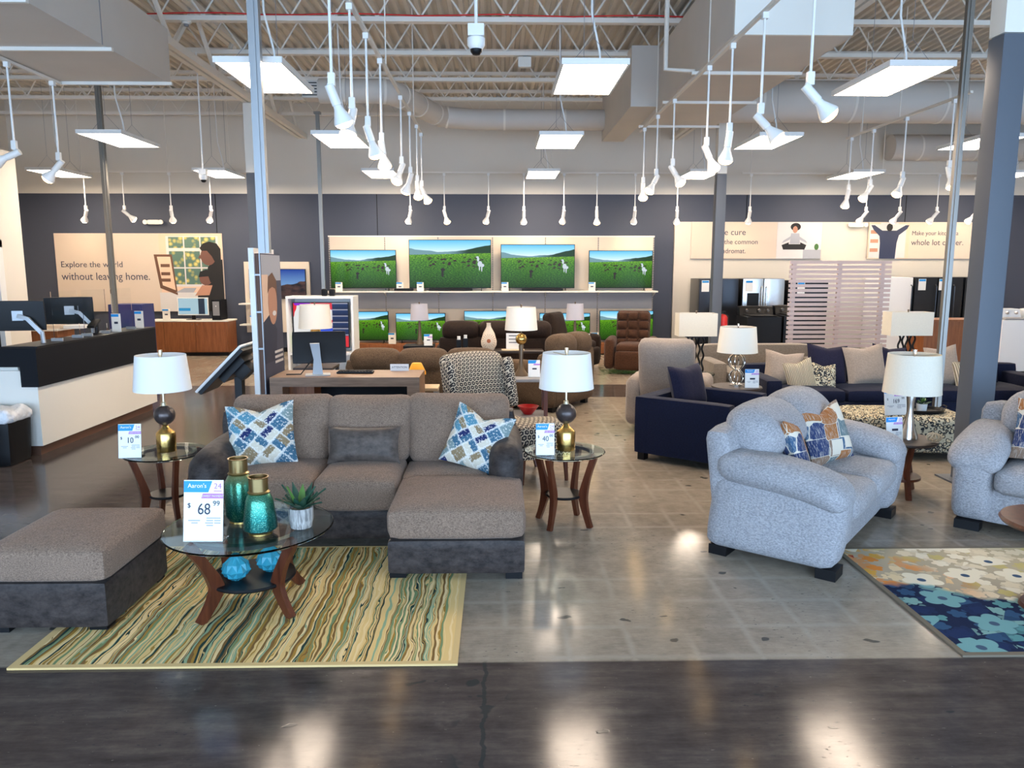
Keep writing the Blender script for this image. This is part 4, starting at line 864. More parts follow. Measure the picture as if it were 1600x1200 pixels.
pprint([(-0.32, 1.74), (0.32, 1.74), (0.32, 1.99), (-0.32, 1.99)], 'print_grey', 0, 'print_ceiling', po, PM)
pprint([(-0.32, 1.2), (-0.12, 1.2), (-0.12, 1.8), (-0.32, 1.8)], 'print_peach', 1, 'print_room', po, PM)
pprint([(-0.32, 0.95), (0.05, 0.95), (0.12, 1.25), (-0.1, 1.42), (-0.32, 1.35)], 'print_ink', 2, 'print_sweater', po, PM)
pprint(ellp(0.0, 1.52, 0.15, 0.21), 'print_skin', 3, 'print_face', po, PM)
pprint([(-0.16, 1.62), (-0.12, 1.78), (0.02, 1.82), (0.15, 1.74), (0.16, 1.58), (0.10, 1.66), (0.0, 1.68), (-0.1, 1.66)], 'print_brown', 4, 'print_hair', po, PM)
pprint(ellp(0.04, 1.42, 0.06, 0.025), 'print_white', 4, 'print_smile', po, PM)
for z in (1.02, 0.97, 0.92): pprint([(0.0, z), (0.28, z), (0.28, z + 0.025), (0.0, z + 0.025)], 'print_white', 4, 'print_line', po, PM)
t = thing('touch_kiosk', 'black tilted touchscreen kiosk left of the printed partition', 'kiosk', (-2.62, 7.55, 0))
MB().box((0.06, 0, 0.4), (0.07, 0.10, 0.8)).build('post', 'black', t, smooth=False); MB().box((0.03, 0, 0.01), (0.4, 0.45, 0.02)).build('base_plate', 'black', t, smooth=False)
KM = TR(-0.06, 0, 0.90, 0, -45, 0)
MB().rbox((0, 0, 0), (0.64, 0.50, 0.035), 0.015, 5, M=KM).build('screen_bezel', 'white_plastic', t)
MB().box((0.0, 0, -0.03), (0.60, 0.48, 0.04), KM).box((0.06, 0, -0.08), (0.30, 0.30, 0.07), KM).build('rear_housing', 'black', t, smooth=False)
MB().box((0, 0, 0.019), (0.58, 0.44, 0.002), KM).build('screen', 'black', t, smooth=False)
MB().rbox((0.1, 0, -0.16), (0.16, 0.2, 0.12), 0.02, 4, M=KM).build('tilt_bracket', 'black_matte', t)

# upholstered pieces shown from behind: taupe reclining sofa, dark brown sofa, taupe loveseat
def recliner_sofa(name, lab, loc, rz, w, mat, seats, h=0.92, cat='sofa'):
    t = thing(name, lab, cat, loc, rz); hw = w / 2
    MB().rbox((0, 0, 0.25), (w - 0.1, 0.80, 0.38), 0.05, 6).build('base', mat, t)
    MB().rbox((0, 0.34, 0.45), (w - 0.16, 0.20, 0.72), 0.07, 6).build('back_frame', mat, t)
    for s in (-1, 1): MB().rbox((s * (hw - 0.12), -0.03, 0.36), (0.24, 0.88, 0.58), 0.10, 7, (0, 0, 0.02)).build('arm', mat, t)
    sw = (w - 0.44) / seats
    for i in range(seats):
        x = -hw + 0.22 + sw * (i + 0.5)
        MB().rbox((x, -0.12, 0.44), (sw - 0.01, 0.62, 0.18), 0.06, 7, (0, 0, 0.03)).build('seat_cushion', mat, t)
        MB().rbox((x * 1.1, 0.22, 0.62), (sw + 0.05, 0.24, 0.34), 0.09, 7, (0, 0.03, 0)).build('back_cushion', mat, t)
        MB().rbox((x * 1.1, 0.30, h - 0.125), (sw + 0.085, 0.29, 0.28), 0.105, 9, (0, 0.03, 0.02)).build('head_cushion', mat, t)
    feet(t, [(-hw + 0.15, -0.3), (hw - 0.15, -0.3), (hw - 0.15, 0.3), (-hw + 0.15, 0.3)], (0.08, 0.08, 0.06))
    return t
recliner_sofa('reclining_sofa', 'brown reclining sofa with three puffy headrests behind the walnut desk', (-0.87, 9.30, 0), 180, 1.98, 'brown_taupe', 3, 0.90)
recliner_sofa('reclining_sofa', 'dark chocolate reclining sofa facing the television wall', (0.0, 12.35, 0), 180, 1.98, 'dark_brown', 3, 1.02)
recliner_sofa('reclining_loveseat', 'brown loveseat end behind the patterned chair lamp', (0.72, 10.35, 0), 235, 1.2, 'brown_taupe', 2, 0.98, 'sofa')
def recliner(lab, loc, rz, mat, h=1.05, tuft=True):
    t = thing('recliner_chair', lab, 'armchair', loc, rz)
    MB().rbox((0, 0, 0.24), (0.62, 0.72, 0.34), 0.05, 6).build('base', mat, t)
    MB().rbox((0, -0.10, 0.45), (0.52, 0.60, 0.16), 0.06, 7, (0, 0, 0.03)).build('seat_cushion', mat, t)
    MB().rbox((0, -0.42, 0.25), (0.52, 0.12, 0.34), 0.05, 6).build('footrest', mat, t)
    for s in (-1, 1): MB().rbox((s * 0.37, -0.02, 0.36), (0.19, 0.80, 0.54), 0.08, 7, (0, 0, 0.02)).build('arm', mat, t)
    bk = MB().rbox((0, 0, 0.0), (0.62, 0.20, h - 0.36), 0.08, 8, (0, 0.04, 0), M=TR(0, 0.34, (h + 0.36) / 2, -14)).build('backrest', mat, t)
    if tuft:
        for i in range(3):
            for j in range(4): MB().rbox((-0.195 + i * 0.195, 0, 0), (0.20, 0.12, 0.17), 0.055, 6, (0, 0.03, 0), M=TR(0, 0.34, (h + 0.36) / 2, -14) @ Matrix.Translation((0, -0.10, -0.25 + j * 0.165))).build('tufted_pad', mat, bk)
    return t
recliner('tufted rust-brown recliner in front of the television wall end', (2.45, 13.75, 0), -14, 'brown_suede', 1.10)
recliner('dark chocolate recliner beside the tufted rust-brown one', (1.42, 14.3, 0), 60, 'dark_brown', 1.05, False)
recliner('taupe recliner seen from behind beyond the navy chair', (2.02, 8.75, 0), 160, 'recliner_taupe', 1.10, False)

# accent chair in key pattern
t = thing('accent_chair', 'black and cream key-patterned accent chair behind the sectional', 'armchair', (-0.05, 7.15, 0), 32)
MB().rbox((0, -0.04, 0.33), (0.66, 0.70, 0.22), 0.06, 7, (0, 0, 0.02)).build('seat_cushion', 'key_print', t)
MB().rbox((0, -0.02, 0.20), (0.62, 0.64, 0.10), 0.03, 5).build('seat_rail', 'key_print', t)
def sl(q, u): return [q[0] * (1 + 0.05 * u[2]), q[1] - 0.05 * (1 - u[2] ** 2), q[2] + 0.03 * (1 - u[0] ** 2) * max(0, u[2])]
MB().rbox((0, 0, 0), (0.66, 0.16, 0.66), 0.07, 9, (0, 0.02, 0), fn=sl, M=TR(0, 0.34, 0.70, -14)).build('backrest', 'key_print', t)
for s in (-1, 1):
    MB().rbox((0, 0, 0), (0.10, 0.22, 0.50), 0.045, 6, M=TR(s * 0.32, 0.22, 0.74, -14)).build('wing', 'key_print', t)
    for y in (-0.30, 0.28): MB().tube([(s * 0.27, y, 0.16), (s * 0.29, y * 1.1, 0)], [0.028, 0.016], 8).build('leg', 'cherry', t)
# patterned footstool belonging with the chair
o = thing('footstool', 'black and cream key-patterned footstool beside the accent chair', 'ottoman', (0.36, 6.62, 0), 20)
MB().rbox((0, 0, 0.43), (0.50, 0.42, 0.18), 0.05, 7, (0, 0, 0.02)).build('cushion', 'key_print', o); MB().rbox((0, 0, 0.28), (0.48, 0.40, 0.13), 0.03, 5).build('frame', 'key_print', o)
for x in (-0.2, 0.2):
    for y in (-0.15, 0.15): MB().tube([(x, y, 0.22), (x * 1.06, y * 1.06, 0)], [0.026, 0.016], 8).build('leg', 'cherry', o)

def box_table(name, lab, loc, w, d, h, top, leg, rz=0, shelf=True):
    t = thing(name, lab, 'table', loc, rz)
    MB().rbox((0, 0, h - 0.02), (w, d, 0.04), 0.008, 4).build('table_top', top, t)
    for x in (-1, 1):
        for y in (-1, 1): MB().span((x * (w / 2 - 0.03) - 0.022, y * (d / 2 - 0.03) - 0.022, 0), (x * (w / 2 - 0.03) + 0.022, y * (d / 2 - 0.03) + 0.022, h - 0.04)).build('leg', leg, t, smooth=False)
    if shelf: MB().span((-w / 2 + 0.03, -d / 2 + 0.03, 0.12), (w / 2 - 0.03, d / 2 - 0.03, 0.14)).build('shelf', top, t, smooth=False)
    return t
def tall_lamp(lab, loc, kind, rs, hs, ztop, shade):
    t = thing('table_lamp', lab, 'lamp', loc)
    if kind == 'baluster':
        MB().lathe([(0, 0), (0.085, 0), (0.08, 0.02), (0.04, 0.08), (0.022, 0.2), (0.030, 0.36), (0.022, 0.38), (0, 0.38)], 24, cap=False).build('lamp_base', 'bronze', t)
        MB().lathe([(0.012, 0.37)] + [(0.068 * sin(pi * (0.1 + 0.8 * i / 10)), 0.44 - 0.068 * cos(pi * (0.1 + 0.8 * i / 10))) for i in range(11)] + [(0.012, 0.51)], 24).build('ball', 'gold', t)
        z0 = 0.50
    elif kind == 'cone':
        MB().lathe([(0, 0), (0.06, 0), (0.058, 0.015), (0.035, 0.10), (0.016, 0.42), (0, 0.42)], 20, cap=False).build('lamp_base', 'bronze', t); z0 = 0.41
    elif kind == 'rings':
        MB().lathe([(0, 0), (0.07, 0), (0.07, 0.015), (0, 0.015)], 24, cap=False).build('foot_disc', 'chrome', t)
        for zc, rr in ((0.095, 0.08), (0.265, 0.09)):
            for a in (0, pi / 3, 2 * pi / 3): MB().tube([(rr * cos(q) * cos(a), rr * cos(q) * sin(a), zc + rr * sin(q)) for q in [2 * pi * j / 28 for j in range(28)]], 0.006, 6, closed=True).build('ring', 'chrome', t)
        z0 = 0.35
    else:
        for i in range(5):
            x = -0.10 + i * 0.05; MB().tube([(x + 0.012 * sin(z_ * 34 + i % 2 * pi), -0.01 + 0.01 * cos(z_ * 34), z_) for z_ in [0.02 + j * 0.02 for j in range(24)]], 0.013, 7).build('wavy_strand', 'black', t)
        MB().box((0, 0, 0.01), (0.28, 0.12, 0.02)).build('foot_plate', 'black', t, smooth=False); MB().box((0, 0, 0.485), (0.26, 0.08, 0.015)).build('cap_plate', 'black', t, smooth=False); z0 = 0.48
    MB().tube([(0, 0, z0), (0, 0, ztop + 0.01)], 0.007, 8).build('stem', 'bronze', t); MB().lathe([(0, ztop + 0.0), (0.012, ztop + 0.005), (0.012, ztop + 0.03), (0, ztop + 0.034)], 12, cap=False).build('finial', 'bronze' if kind != 'rings' else 'chrome', t)
    if kind == 'wavy':
        w, d = rs, 0.24; b = MB()
        for x in (-1, 1): b.span((x * w / 2 - 0.003, -d / 2, ztop - hs), (x * w / 2 + 0.003, d / 2, ztop))
        for y in (-1, 1): b.span((-w / 2, y * d / 2 - 0.003, ztop - hs), (w / 2, y * d / 2 + 0.003, ztop))
        b.build('lamp_shade', shade, t, smooth=False); MB().tube([(-w / 2, 0, ztop - 0.01), (w / 2, 0, ztop - 0.01)], 0.003, 5).build('spider', 'bronze', t)
    else:
        shade_mesh(rs, rs * 0.88, hs, ztop - hs).build('lamp_shade', shade, t); MB().tube([(-rs * 0.88, 0, ztop - 0.012), (rs * 0.88, 0, ztop - 0.012)], 0.003, 5).build('spider', 'bronze', t)
    return t
box_table('end_table', 'grey-topped dark end table holding the bronze baluster lamp', (0.37, 9.0, 0), 0.46, 0.5, 0.59, 'mid_grey', 'cherry')
tall_lamp('bronze baluster lamp with a gold ball and cream shade', (0.29, 9.05, 0.59), 'baluster', 0.195, 0.27, 0.82, 'shade_warm')
price_sign('plain white price card beside the bronze baluster lamp', (0.44, 8.93, 0.59), 0, 0.14, 0.20, '', '', 0.12, -6, full=False)
t = thing('decor_bowl', 'dark red bowl on the shelf under the bronze lamp', 'bowl', (0.37, 8.95, 0.14)); MB().lathe([(0, 0), (0.05, 0), (0.13, 0.10), (0.125, 0.10), (0.045, 0.01), (0, 0.01)], 28, cap=False).build('bowl_wall', 'red', t)
box_table('sofa_table', 'dark console table behind the chocolate sofa holding the sunflower vase', (0.05, 11.45, 0), 1.3, 0.4, 0.65, 'espresso', 'espresso')
o = MB().lathe([(0, 0), (0.07, 0), (0.115, 0.08), (0.118, 0.14), (0.085, 0.26), (0.035, 0.35), (0.03, 0.40), (0.036, 0.41), (0.03, 0.41), (0.026, 0.39)], 36, cap=False).build('flower_vase', 'sunflower_print'); o.location = (-0.12, 11.38, 0.65); tag(o, 'cream teardrop vase with an incised sunflower on the console table', 'vase')
t = thing('notice_card', 'white notice card standing in a wooden tray on the console table', 'sign', (0.24, 11.40, 0.665)); MB().box((0, 0, 0.12), (0.20, 0.004, 0.24), TR(0, 0, 0, -8)).build('card', 'white_plastic', t, smooth=False)
for i, z in enumerate((0.20, 0.15, 0.10)): MB().box((0, -0.0, z), (0.12, 0.006, 0.012), TR(0, 0, 0, -8)).build('print_line', 'print_ink', t, smooth=False)
o = MB().rbox((0, 0, 0.0075), (0.34, 0.22, 0.015), 0.005, 4).build('wooden_tray', 'pale_wood'); o.location = (0.24, 11.38, 0.65); tag(o, 'pale wooden tray under the notice card on the console table', 'tray')
t = thing('candle_holders', 'pair of dark square candle holders with white candles at the console table end', 'candle holder', (-0.52, 11.40, 0.65))
for x, h in ((-0.05, 0.16), (0.05, 0.18)):
    MB().box((x, 0, h / 2), (0.07, 0.07, h)).build('holder', 'black', t, smooth=False); MB().lathe([(0, h), (0.025, h), (0.025, h + 0.05), (0, h + 0.05)], 16, c=(x, 0, 0), cap=False).build('candle', 'white_plastic', t)
for x, lab in ((-1.30, 'left'), (1.32, 'right')):
    box_table('end_table', 'dark end table at the %s end of the chocolate sofa' % lab, (x, 12.8, 0), 0.5, 0.5, 0.60, 'dark_grey', 'espresso')
    tall_lamp('slim bronze lamp with lilac-grey shade at the %s end of the chocolate sofa' % lab, (x, 12.85, 0.60), 'cone', 0.155, 0.27, 0.68, 'shade_lilac')
    price_sign('small white price card on the %s end table by the chocolate sofa' % lab, (x + 0.16, 12.62, 0.60), 0, 0.14, 0.19, '', '', 0.12, -6, full=False)
box_table('end_table', 'dark end table between the desk monitor and the white display unit', (-2.37, 10.0, 0), 0.5, 0.5, 0.6, 'espresso', 'espresso')
tall_lamp('cream-shaded table lamp in front of the colourful television', (-2.37, 10.0, 0.6), 'baluster', 0.215, 0.31, 0.80, 'shade_warm')
box_table('side_table', 'pale wood side table carrying the orange mushroom lamp', (-0.85, 8.32, 0), 0.42, 0.30, 0.58, 'pale_wood', 'aluminium', shelf=False)
t = thing('mushroom_lamp', 'small orange-shaded mushroom lamp on the pale side table', 'lamp', (-0.88, 8.32, 0.58)); MB().lathe([(0, 0), (0.075, 0), (0.08, 0.10), (0.07, 0.14), (0, 0.14)], 24, cap=False).build('lamp_base', 'bronze', t); MB().lathe([(0.10, 0.13), (0.098, 0.16), (0.06, 0.24), (0.05, 0.255), (0, 0.258)], 28, cap=False).build('lamp_shade', 'orange', t)

# navy velvet chair with pillow
t = thing('navy_chair', 'low navy velvet armchair with square track arms', 'armchair', (2.02, 7.40, 0), 51.5)
MB().rbox((0, 0.02, 0.22), (0.72, 0.86, 0.28), 0.02, 5).build('base', 'navy_velvet', t); MB().rbox((0, -0.06, 0.40), (0.72, 0.74, 0.16), 0.05, 7, (0, 0, 0.02)).build('seat_cushion', 'navy_velvet', t)
MB().rbox((0, 0.39, 0.35), (1.0, 0.16, 0.56), 0.02, 5).build('backrest', 'navy_velvet', t)
for s in (-1, 1): MB().rbox((s * 0.43, -0.04, 0.35), (0.14, 0.90, 0.56), 0.02, 5).build('arm', 'navy_velvet', t)
feet(t, [(-0.43, -0.42), (0.43, -0.42), (0.43, 0.40), (-0.43, 0.40)], (0.09, 0.07, 0.08))
throw_pillow('plum-navy velvet pillow sitting in the low navy armchair', 'navy_pillow', (1.92, 7.55, 0.69), 0.52, 0.44, 0.17, -16, 40, 0, 0.02)
round_table('end_table', 'end table holding the chrome ring lamp beyond the loveseat', (2.60, 8.12, 0), 0.27, 0.60, 'espresso', 'espresso')
tall_lamp('chrome double-ring lamp with a white drum shade beyond the loveseat', (2.60, 8.15, 0.60), 'rings', 0.215, 0.275, 0.64, 'shade_warm')
price_sign('blue and white price card at the foot of the chrome ring lamp', (2.72, 7.98, 0.60), 0, 0.15, 0.20, '', '', 0.12, -6)
round_table('end_table', 'small glass-topped table under the left black wavy lamp', (2.66, 10.05, 0), 0.25, 0.48, 'glass', 'black')
tall_lamp('black wavy-strand lamp with a rectangular shade before the grey column', (2.64, 10.05, 0.48), 'wavy', 0.50, 0.30, 0.80, 'shade_linen')
box_table('end_table', 'dark end table under the right black wavy lamp', (5.52, 10.1, 0), 0.5, 0.45, 0.5, 'espresso', 'espresso')
tall_lamp('black wavy-strand lamp with a rectangular shade right of the slatted screen', (5.50, 10.1, 0.50), 'wavy', 0.56, 0.31, 0.79, 'shade_linen')

# navy sectional with its row of pillows, taupe sofa behind it, floral cocktail ottoman
def block_sofa(name, lab, loc, rz, w, mat, seats, h=0.72, d=0.95):
    t = thing(name, lab, 'sofa', loc, rz); hw = w / 2
    MB().rbox((0, 0, 0.21), (w - 0.06, d - 0.04, 0.28), 0.03, 5).build('base', mat, t); MB().rbox((0, d / 2 - 0.10, 0.40), (w, 0.20, h - 0.08), 0.05, 6).build('backrest', mat, t)
    for s in (-1, 1): MB().rbox((s * (hw - 0.10), -0.02, 0.34), (0.20, d - 0.04, 0.54), 0.04, 6).build('arm', mat, t)
    sw = (w - 0.4) / seats
    for i in range(seats): MB().rbox((-hw + 0.2 + sw * (i + 0.5), -0.10, 0.41), (sw - 0.01, d - 0.24, 0.16), 0.05, 6, (0, 0, 0.02)).build('seat_cushion', mat, t)
    feet(t, [(-hw + 0.12, -d / 2 + 0.1), (hw - 0.12, -d / 2 + 0.1), (hw - 0.12, d / 2 - 0.1), (-hw + 0.12, d / 2 - 0.1)], (0.08, 0.08, 0.07)); return t
block_sofa('navy_sofa', 'long navy velvet sofa lined with taupe and ivory pillows', (4.75, 8.95, 0), 0, 3.4, 'navy_velvet', 4, 0.70)
block_sofa('taupe_sofa', 'taupe sofa behind the chrome ring lamp', (3.75, 10.55, 0), 0, 1.7, 'sofa_taupe', 2, 0.86)
PY = 8.98
for x, z, w, h, mat, rz, ry, lab in ((3.43, 0.68, 0.46, 0.42, 'pillow_taupe', -6, 6, 'taupe square pillow at the left end of the navy sofa'), (3.58, 0.60, 0.34, 0.40, 'ivory_rib', -10, -14, 'ivory ribbed pillow at the left end of the navy sofa'),
        (3.86, 0.57, 0.32, 0.38, 'floral_dark', 8, 6, 'floral pillow in front of a navy one on the navy sofa'), (3.98, 0.71, 0.50, 0.50, 'navy_pillow', 0, 4, 'navy velvet pillow between the two taupe ones on the navy sofa'), (4.42, 0.71, 0.52, 0.50, 'pillow_taupe', 6, -5, 'large taupe pillow left of the silver lamp shade'),
        (4.72, 0.72, 0.42, 0.46, 'navy_pillow', 0, 8, 'navy pillow half behind the silver lamp shade'), (5.36, 0.70, 0.40, 0.50, 'pillow_taupe', 0, -6, 'taupe pillow right of the silver lamp shade'), (5.60, 0.60, 0.34, 0.40, 'ivory_rib', -12, -10, 'ivory ribbed pillow beside the near steel column'), (5.85, 0.70, 0.44, 0.46, 'navy_pillow', 0, 3, 'navy pillow just behind the near steel column')):
    dy = -0.14 if mat in ('ivory_rib', 'floral_dark') else (0.06 if mat == 'navy_pillow' else 0.0)
    throw_pillow(lab, mat, (x, PY + dy, z), w, h, 0.15, -15, rz, ry, 0.03, 'pillows on the navy sofa')
t = thing('cocktail_ottoman', 'large floral upholstered cocktail ottoman before the navy sofa', 'ottoman', (4.12, 7.55, 0), -8)
MB().rbox((0, 0, 0.245), (1.15, 0.72, 0.36), 0.06, 8, (0, 0, 0.012)).build('body', 'floral_dark', t); feet(t, [(-0.5, -0.28), (0.5, -0.28), (0.5, 0.28), (-0.5, 0.28)], (0.06, 0.06, 0.075), 'cherry')
price_sign('white price sign reading 169 on the floral ottoman', (3.93, 7.30, 0.432), 6, 0.235, 0.265, '169', '99', 0.22, -10)
t = thing('serving_tray', 'black oval tray on the floral ottoman', 'tray', (4.24, 7.46, 0.434)); MB().lathe([(0, 0), (0.22, 0), (0.235, 0.035), (0.225, 0.035), (0.212, 0.01), (0, 0.01)], 32, sx=1.1, sy=0.7, cap=False).build('tray_pan', 'black', t)
for s in (-1, 1): MB().tube([(s * 0.24, -0.05, 0.03), (s * 0.27, -0.03, 0.06), (s * 0.27, 0.03, 0.06), (s * 0.24, 0.05, 0.03)], 0.006, 6).build('handle', 'black', t)
t = thing('potted_plant', 'small green plant in a white pot on the black tray', 'plant', (4.26, 7.44, 0.446)); MB().lathe([(0, 0), (0.045, 0), (0.052, 0.075), (0.046, 0.075), (0, 0.06)], 24, cap=False).build('pot', 'white_plastic', t)
random.seed(9)
for i in range(26):
    a = random.random() * 6.28; el = random.uniform(0.3, 1.4); l_ = random.uniform(0.06, 0.12); d = Vector((cos(a) * cos(el), sin(a) * cos(el), sin(el))); sd = Vector((-sin(a), cos(a), 0.2)); p0 = Vector((0, 0, 0.065))
    m = MB(); m.add([tuple(p0), tuple(p0 + d * l_ * 0.6 + sd * 0.014), tuple(p0 + d * l_), tuple(p0 + d * l_ * 0.6 - sd * 0.014), tuple(p0 + d * l_ * 0.6 + Vector((0, 0, -0.004)))], [(0, 1, 2, 3), (0, 4, 1), (1, 4, 2), (2, 4, 3), (3, 4, 0)]); m.build('leaf', 'leaf_light' if i % 4 == 0 else 'leaf', t, smooth=False)
t = thing('decor_canister', 'black canister with white crosses on the black tray', 'canister', (4.11, 7.50, 0.446)); MB().lathe([(0, 0), (0.05, 0), (0.05, 0.17), (0.03, 0.19), (0, 0.19)], 24, cap=False).build('body', 'black', t)
for z in (0.04, 0.09, 0.14):
    for a in (-1.9, -1.4, -0.9): MB().box((0, -0.051, z), (0.018, 0.003, 0.004), TR(rz=math.degrees(a) + 90)).build('white_mark', 'white_plastic', t, smooth=False)
# second navy section at the far right with pillows
block_sofa('navy_loveseat', 'navy velvet loveseat at the right edge behind the armchair', (6.6, 7.4, 0), -60, 1.5, 'navy_velvet', 2, 0.70)
throw_pillow('taupe pillow at the right edge above the armchair', 'pillow_taupe', (6.05, 7.85, 0.70), 0.48, 0.42, 0.15, -15, -40, 5, 0.02)
throw_pillow('floral pillow at the right edge above the armchair', 'floral_dark', (5.85, 7.55, 0.60), 0.55, 0.26, 0.14, -20, -40, 0, 0.0)

# ================================================================ TELEVISION WALL
t = thing('display_wall', 'beige and grey slotted display wall carrying the televisions', 'display wall', (-0.1, 17.12, 0))
DW = [-3.58, -2.36, -1.19, 0.01, 1.18, 2.35, 3.58]
for i in range(6):
    for z0, z1, mt in ((0.1, 0.98, 'panel_beige'), (0.985, 1.36, 'panel_grey'), (1.365, 2.56, 'panel_beige')): MB().span((DW[i] + 0.012, -0.04, z0), (DW[i + 1] - 0.012, 0.06, z1)).build('panel', mt, t, smooth=False)
for x in DW: MB().span((x - 0.012, -0.045, 0.1), (x + 0.012, 0.05, 2.56)).build('slotted_upright', 'slot_strip', t, smooth=False)
MB().span((-3.6, -0.46, 1.355), (3.62, -0.04, 1.385)).build('shelf', 'warm_white', t, smooth=False)
MB().span((-3.6, -0.045, 2.56), (3.6, 0.06, 2.585)).build('top_cap', 'warm_white', t, smooth=False)
for x in DW: MB().prism([(0, 0), (0.30, 0), (0, -0.10)], 0.012, Matrix.Translation((x, -0.05, 1.355)) @ Matrix.Rotation(-pi / 2, 4, 'Z')).build('shelf_bracket', 'warm_white', t, smooth=False)
def television(lab, x0, x1, z0, z1, y, mat, group=None, stand=True):
    t = thing('television', lab, 'television', ((x0 + x1) / 2, y, z0), 0, group); w, h = x1 - x0, z1 - z0
    MB().span((-w / 2, 0, 0), (w / 2, 0.045, h)).build('bezel', 'black', t, smooth=False)
    MB().quad([(-w / 2 + 0.012, -0.002, 0.018), (w / 2 - 0.012, -0.002, 0.018), (w / 2 - 0.012, -0.002, h - 0.012), (-w / 2 + 0.012, -0.002, h - 0.012)]).build('screen', mat, t, smooth=False)
    if stand:
        for s in (-1, 1): MB().tube([(s * w * 0.38, -0.08, -0.055), (s * w * 0.38 + 0.0, 0.02, 0.0), (s * w * 0.38, 0.12, -0.055)], 0.009, 6).build('stand_foot', 'black', t)
    return t
for i, (x0, x1, z0, z1) in enumerate(((-3.62, -2.19, 1.44, 2.27), (-1.91, -0.12, 1.44, 2.49), (0.09, 1.71, 1.44, 2.39), (2.02, 3.42, 1.44, 2.26))):
    television('%s television from the left on the upper shelf showing a green meadow' % ORD[i], x0, x1, z0, z1, 16.85, 'meadow_screen_%d' % (i % 3), 'televisions on the upper shelf')
for i, (x0, x1, z0, z1) in enumerate(((-3.32, -2.38, 0.30, 0.94), (-2.22, -1.13, 0.30, 0.90), (-0.72, 0.55, 0.30, 0.95), (0.94, 2.06, 0.30, 0.90), (2.27, 3.46, 0.30, 0.95))):
    television('%s television from the left in the lower row showing a green meadow' % ORD[i], x0, x1, z0, z1, 16.80, 'meadow_screen_%d' % ((i + 1) % 3), 'televisions in the lower row')
for i, (x0, x1) in enumerate(((-3.4, -1.05), (-0.9, 1.0), (1.05, 3.5))):
    t = thing('media_console', 'low brown media console, %s from the left under the lower televisions' % ORD[i], 'console', ((x0 + x1) / 2, 16.75, 0), 0, 'media consoles'); w = (x1 - x0) / 2
    MB().span((-w, -0.22, 0.03), (w, 0.22, 0.245)).build('cabinet_body', 'oak_red', t, smooth=False)
    for s in (-1, 1): MB().span((s * w / 2 - w * 0.46, -0.232, 0.05), (s * w / 2 + w * 0.46, -0.22, 0.22)).build('drawer_front', 'oak_red', t, smooth=False)
def card(lab, loc, group, w=0.15, h=0.19):
    t = thing('price_card', lab, 'price card', loc, 0, group); MB().box((0, 0, h / 2), (w, 0.006, h)).build('card', 'warm_white', t, smooth=False)
    MB().box((-w * 0.1, -0.004, h * 0.9), (w * 0.8, 0.004, h * 0.14)).build('header_print', 'print_blue', t, smooth=False); MB().box((0, -0.004, h * 0.5), (w * 0.4, 0.004, h * 0.12)).build('price_print', 'print_ink', t, smooth=False); MB().box((0, 0.03, 0.004), (w, 0.07, 0.008)).build('card_foot', 'acrylic', t, smooth=False)
for i, x in enumerate((-3.42, -2.10, -1.66, 0.18, 2.08)): card('%s price card from the left on the television shelf' % ORD[i], (x, 16.72, 1.385), 'price cards on the television shelf')
for i, x in enumerate((-2.28, -0.95, 2.15)): card('%s price card from the left below the lower televisions' % ORD[i], (x, 16.6, 0.245), 'price cards on the media consoles', 0.16, 0.24)
for i, (x, w) in enumerate(((-2.02, 0.42), (-1.0, 0.95), (1.0, 0.90))):
    o = MB().rbox((0, 0, 0.03), (w, 0.08, 0.06), 0.015, 4).build('sound_bar', 'black'); o.location = (x, 16.74, 1.385); tag(o, '%s dark sound bar from the left on the television shelf' % ORD[i], 'sound bar', 'sound bars on the television shelf')

# small electronics display left of the television wall
t = thing('electronics_display', 'beige electronics display board with small shelves on the grey wall', 'display panel', (-4.9, 17.25, 0))
MB().span((-0.72, 0, 0.45), (0.72, 0.08, 2.02)).build('back_board', 'panel_beige', t, smooth=False)
for z in (0.62, 1.08): MB().span((-0.78, -0.3, z), (-0.35, 0, z + 0.03)).build('small_shelf', 'warm_white', t, smooth=False)
television('wall television showing a blue coast left of the white display unit', -5.50, -4.25, 1.20, 1.86, 17.19, 'coast_screen', None, False)
card('price card on the small shelf of the electronics display', (-5.42, 17.1, 0.65), 'price cards on the electronics display')
t = thing('gondola_unit', 'white display unit holding the colourful television', 'display unit', (-3.0, 13.4, 0))
MB().span((-0.58, 0.1, 0.02), (0.56, 0.14, 1.36)).span((-0.58, -0.35, 0.02), (-0.54, 0.1, 1.36)).span((0.52, -0.35, 0.02), (0.56, 0.1, 1.36)).build('carcass', 'white_paint', t, smooth=False)
MB().span((-0.58, -0.35, 1.36), (0.56, 0.14, 1.40)).build('top_board', 'white_paint', t, smooth=False)
MB().span((-0.54, -0.35, 0.40), (0.52, 0.1, 0.44)).build('shelf', 'white_paint', t, smooth=False)
television('television with a bright colourful picture in the white display unit', -3.52, -2.56, 0.50, 1.29, 13.25, 'colour_screen', None, True)
for i, x in enumerate((-2.95, -2.82)):
    t = thing('mini_speaker', '%s black mini speaker on the white display unit' % ('left', 'right')[i], 'speaker', (x, 13.2, 1.40), 0, 'mini speakers'); MB().rbox((0, 0, 0.06), (0.10, 0.09, 0.12), 0.02, 4).build('cabinet', 'black', t); MB().lathe([(0, 0), (0.032, 0), (0.034, 0.004), (0, 0.004)], 16, M=TR(0, -0.045, 0.06, 90), cap=False).build('driver', 'dark_grey', t)

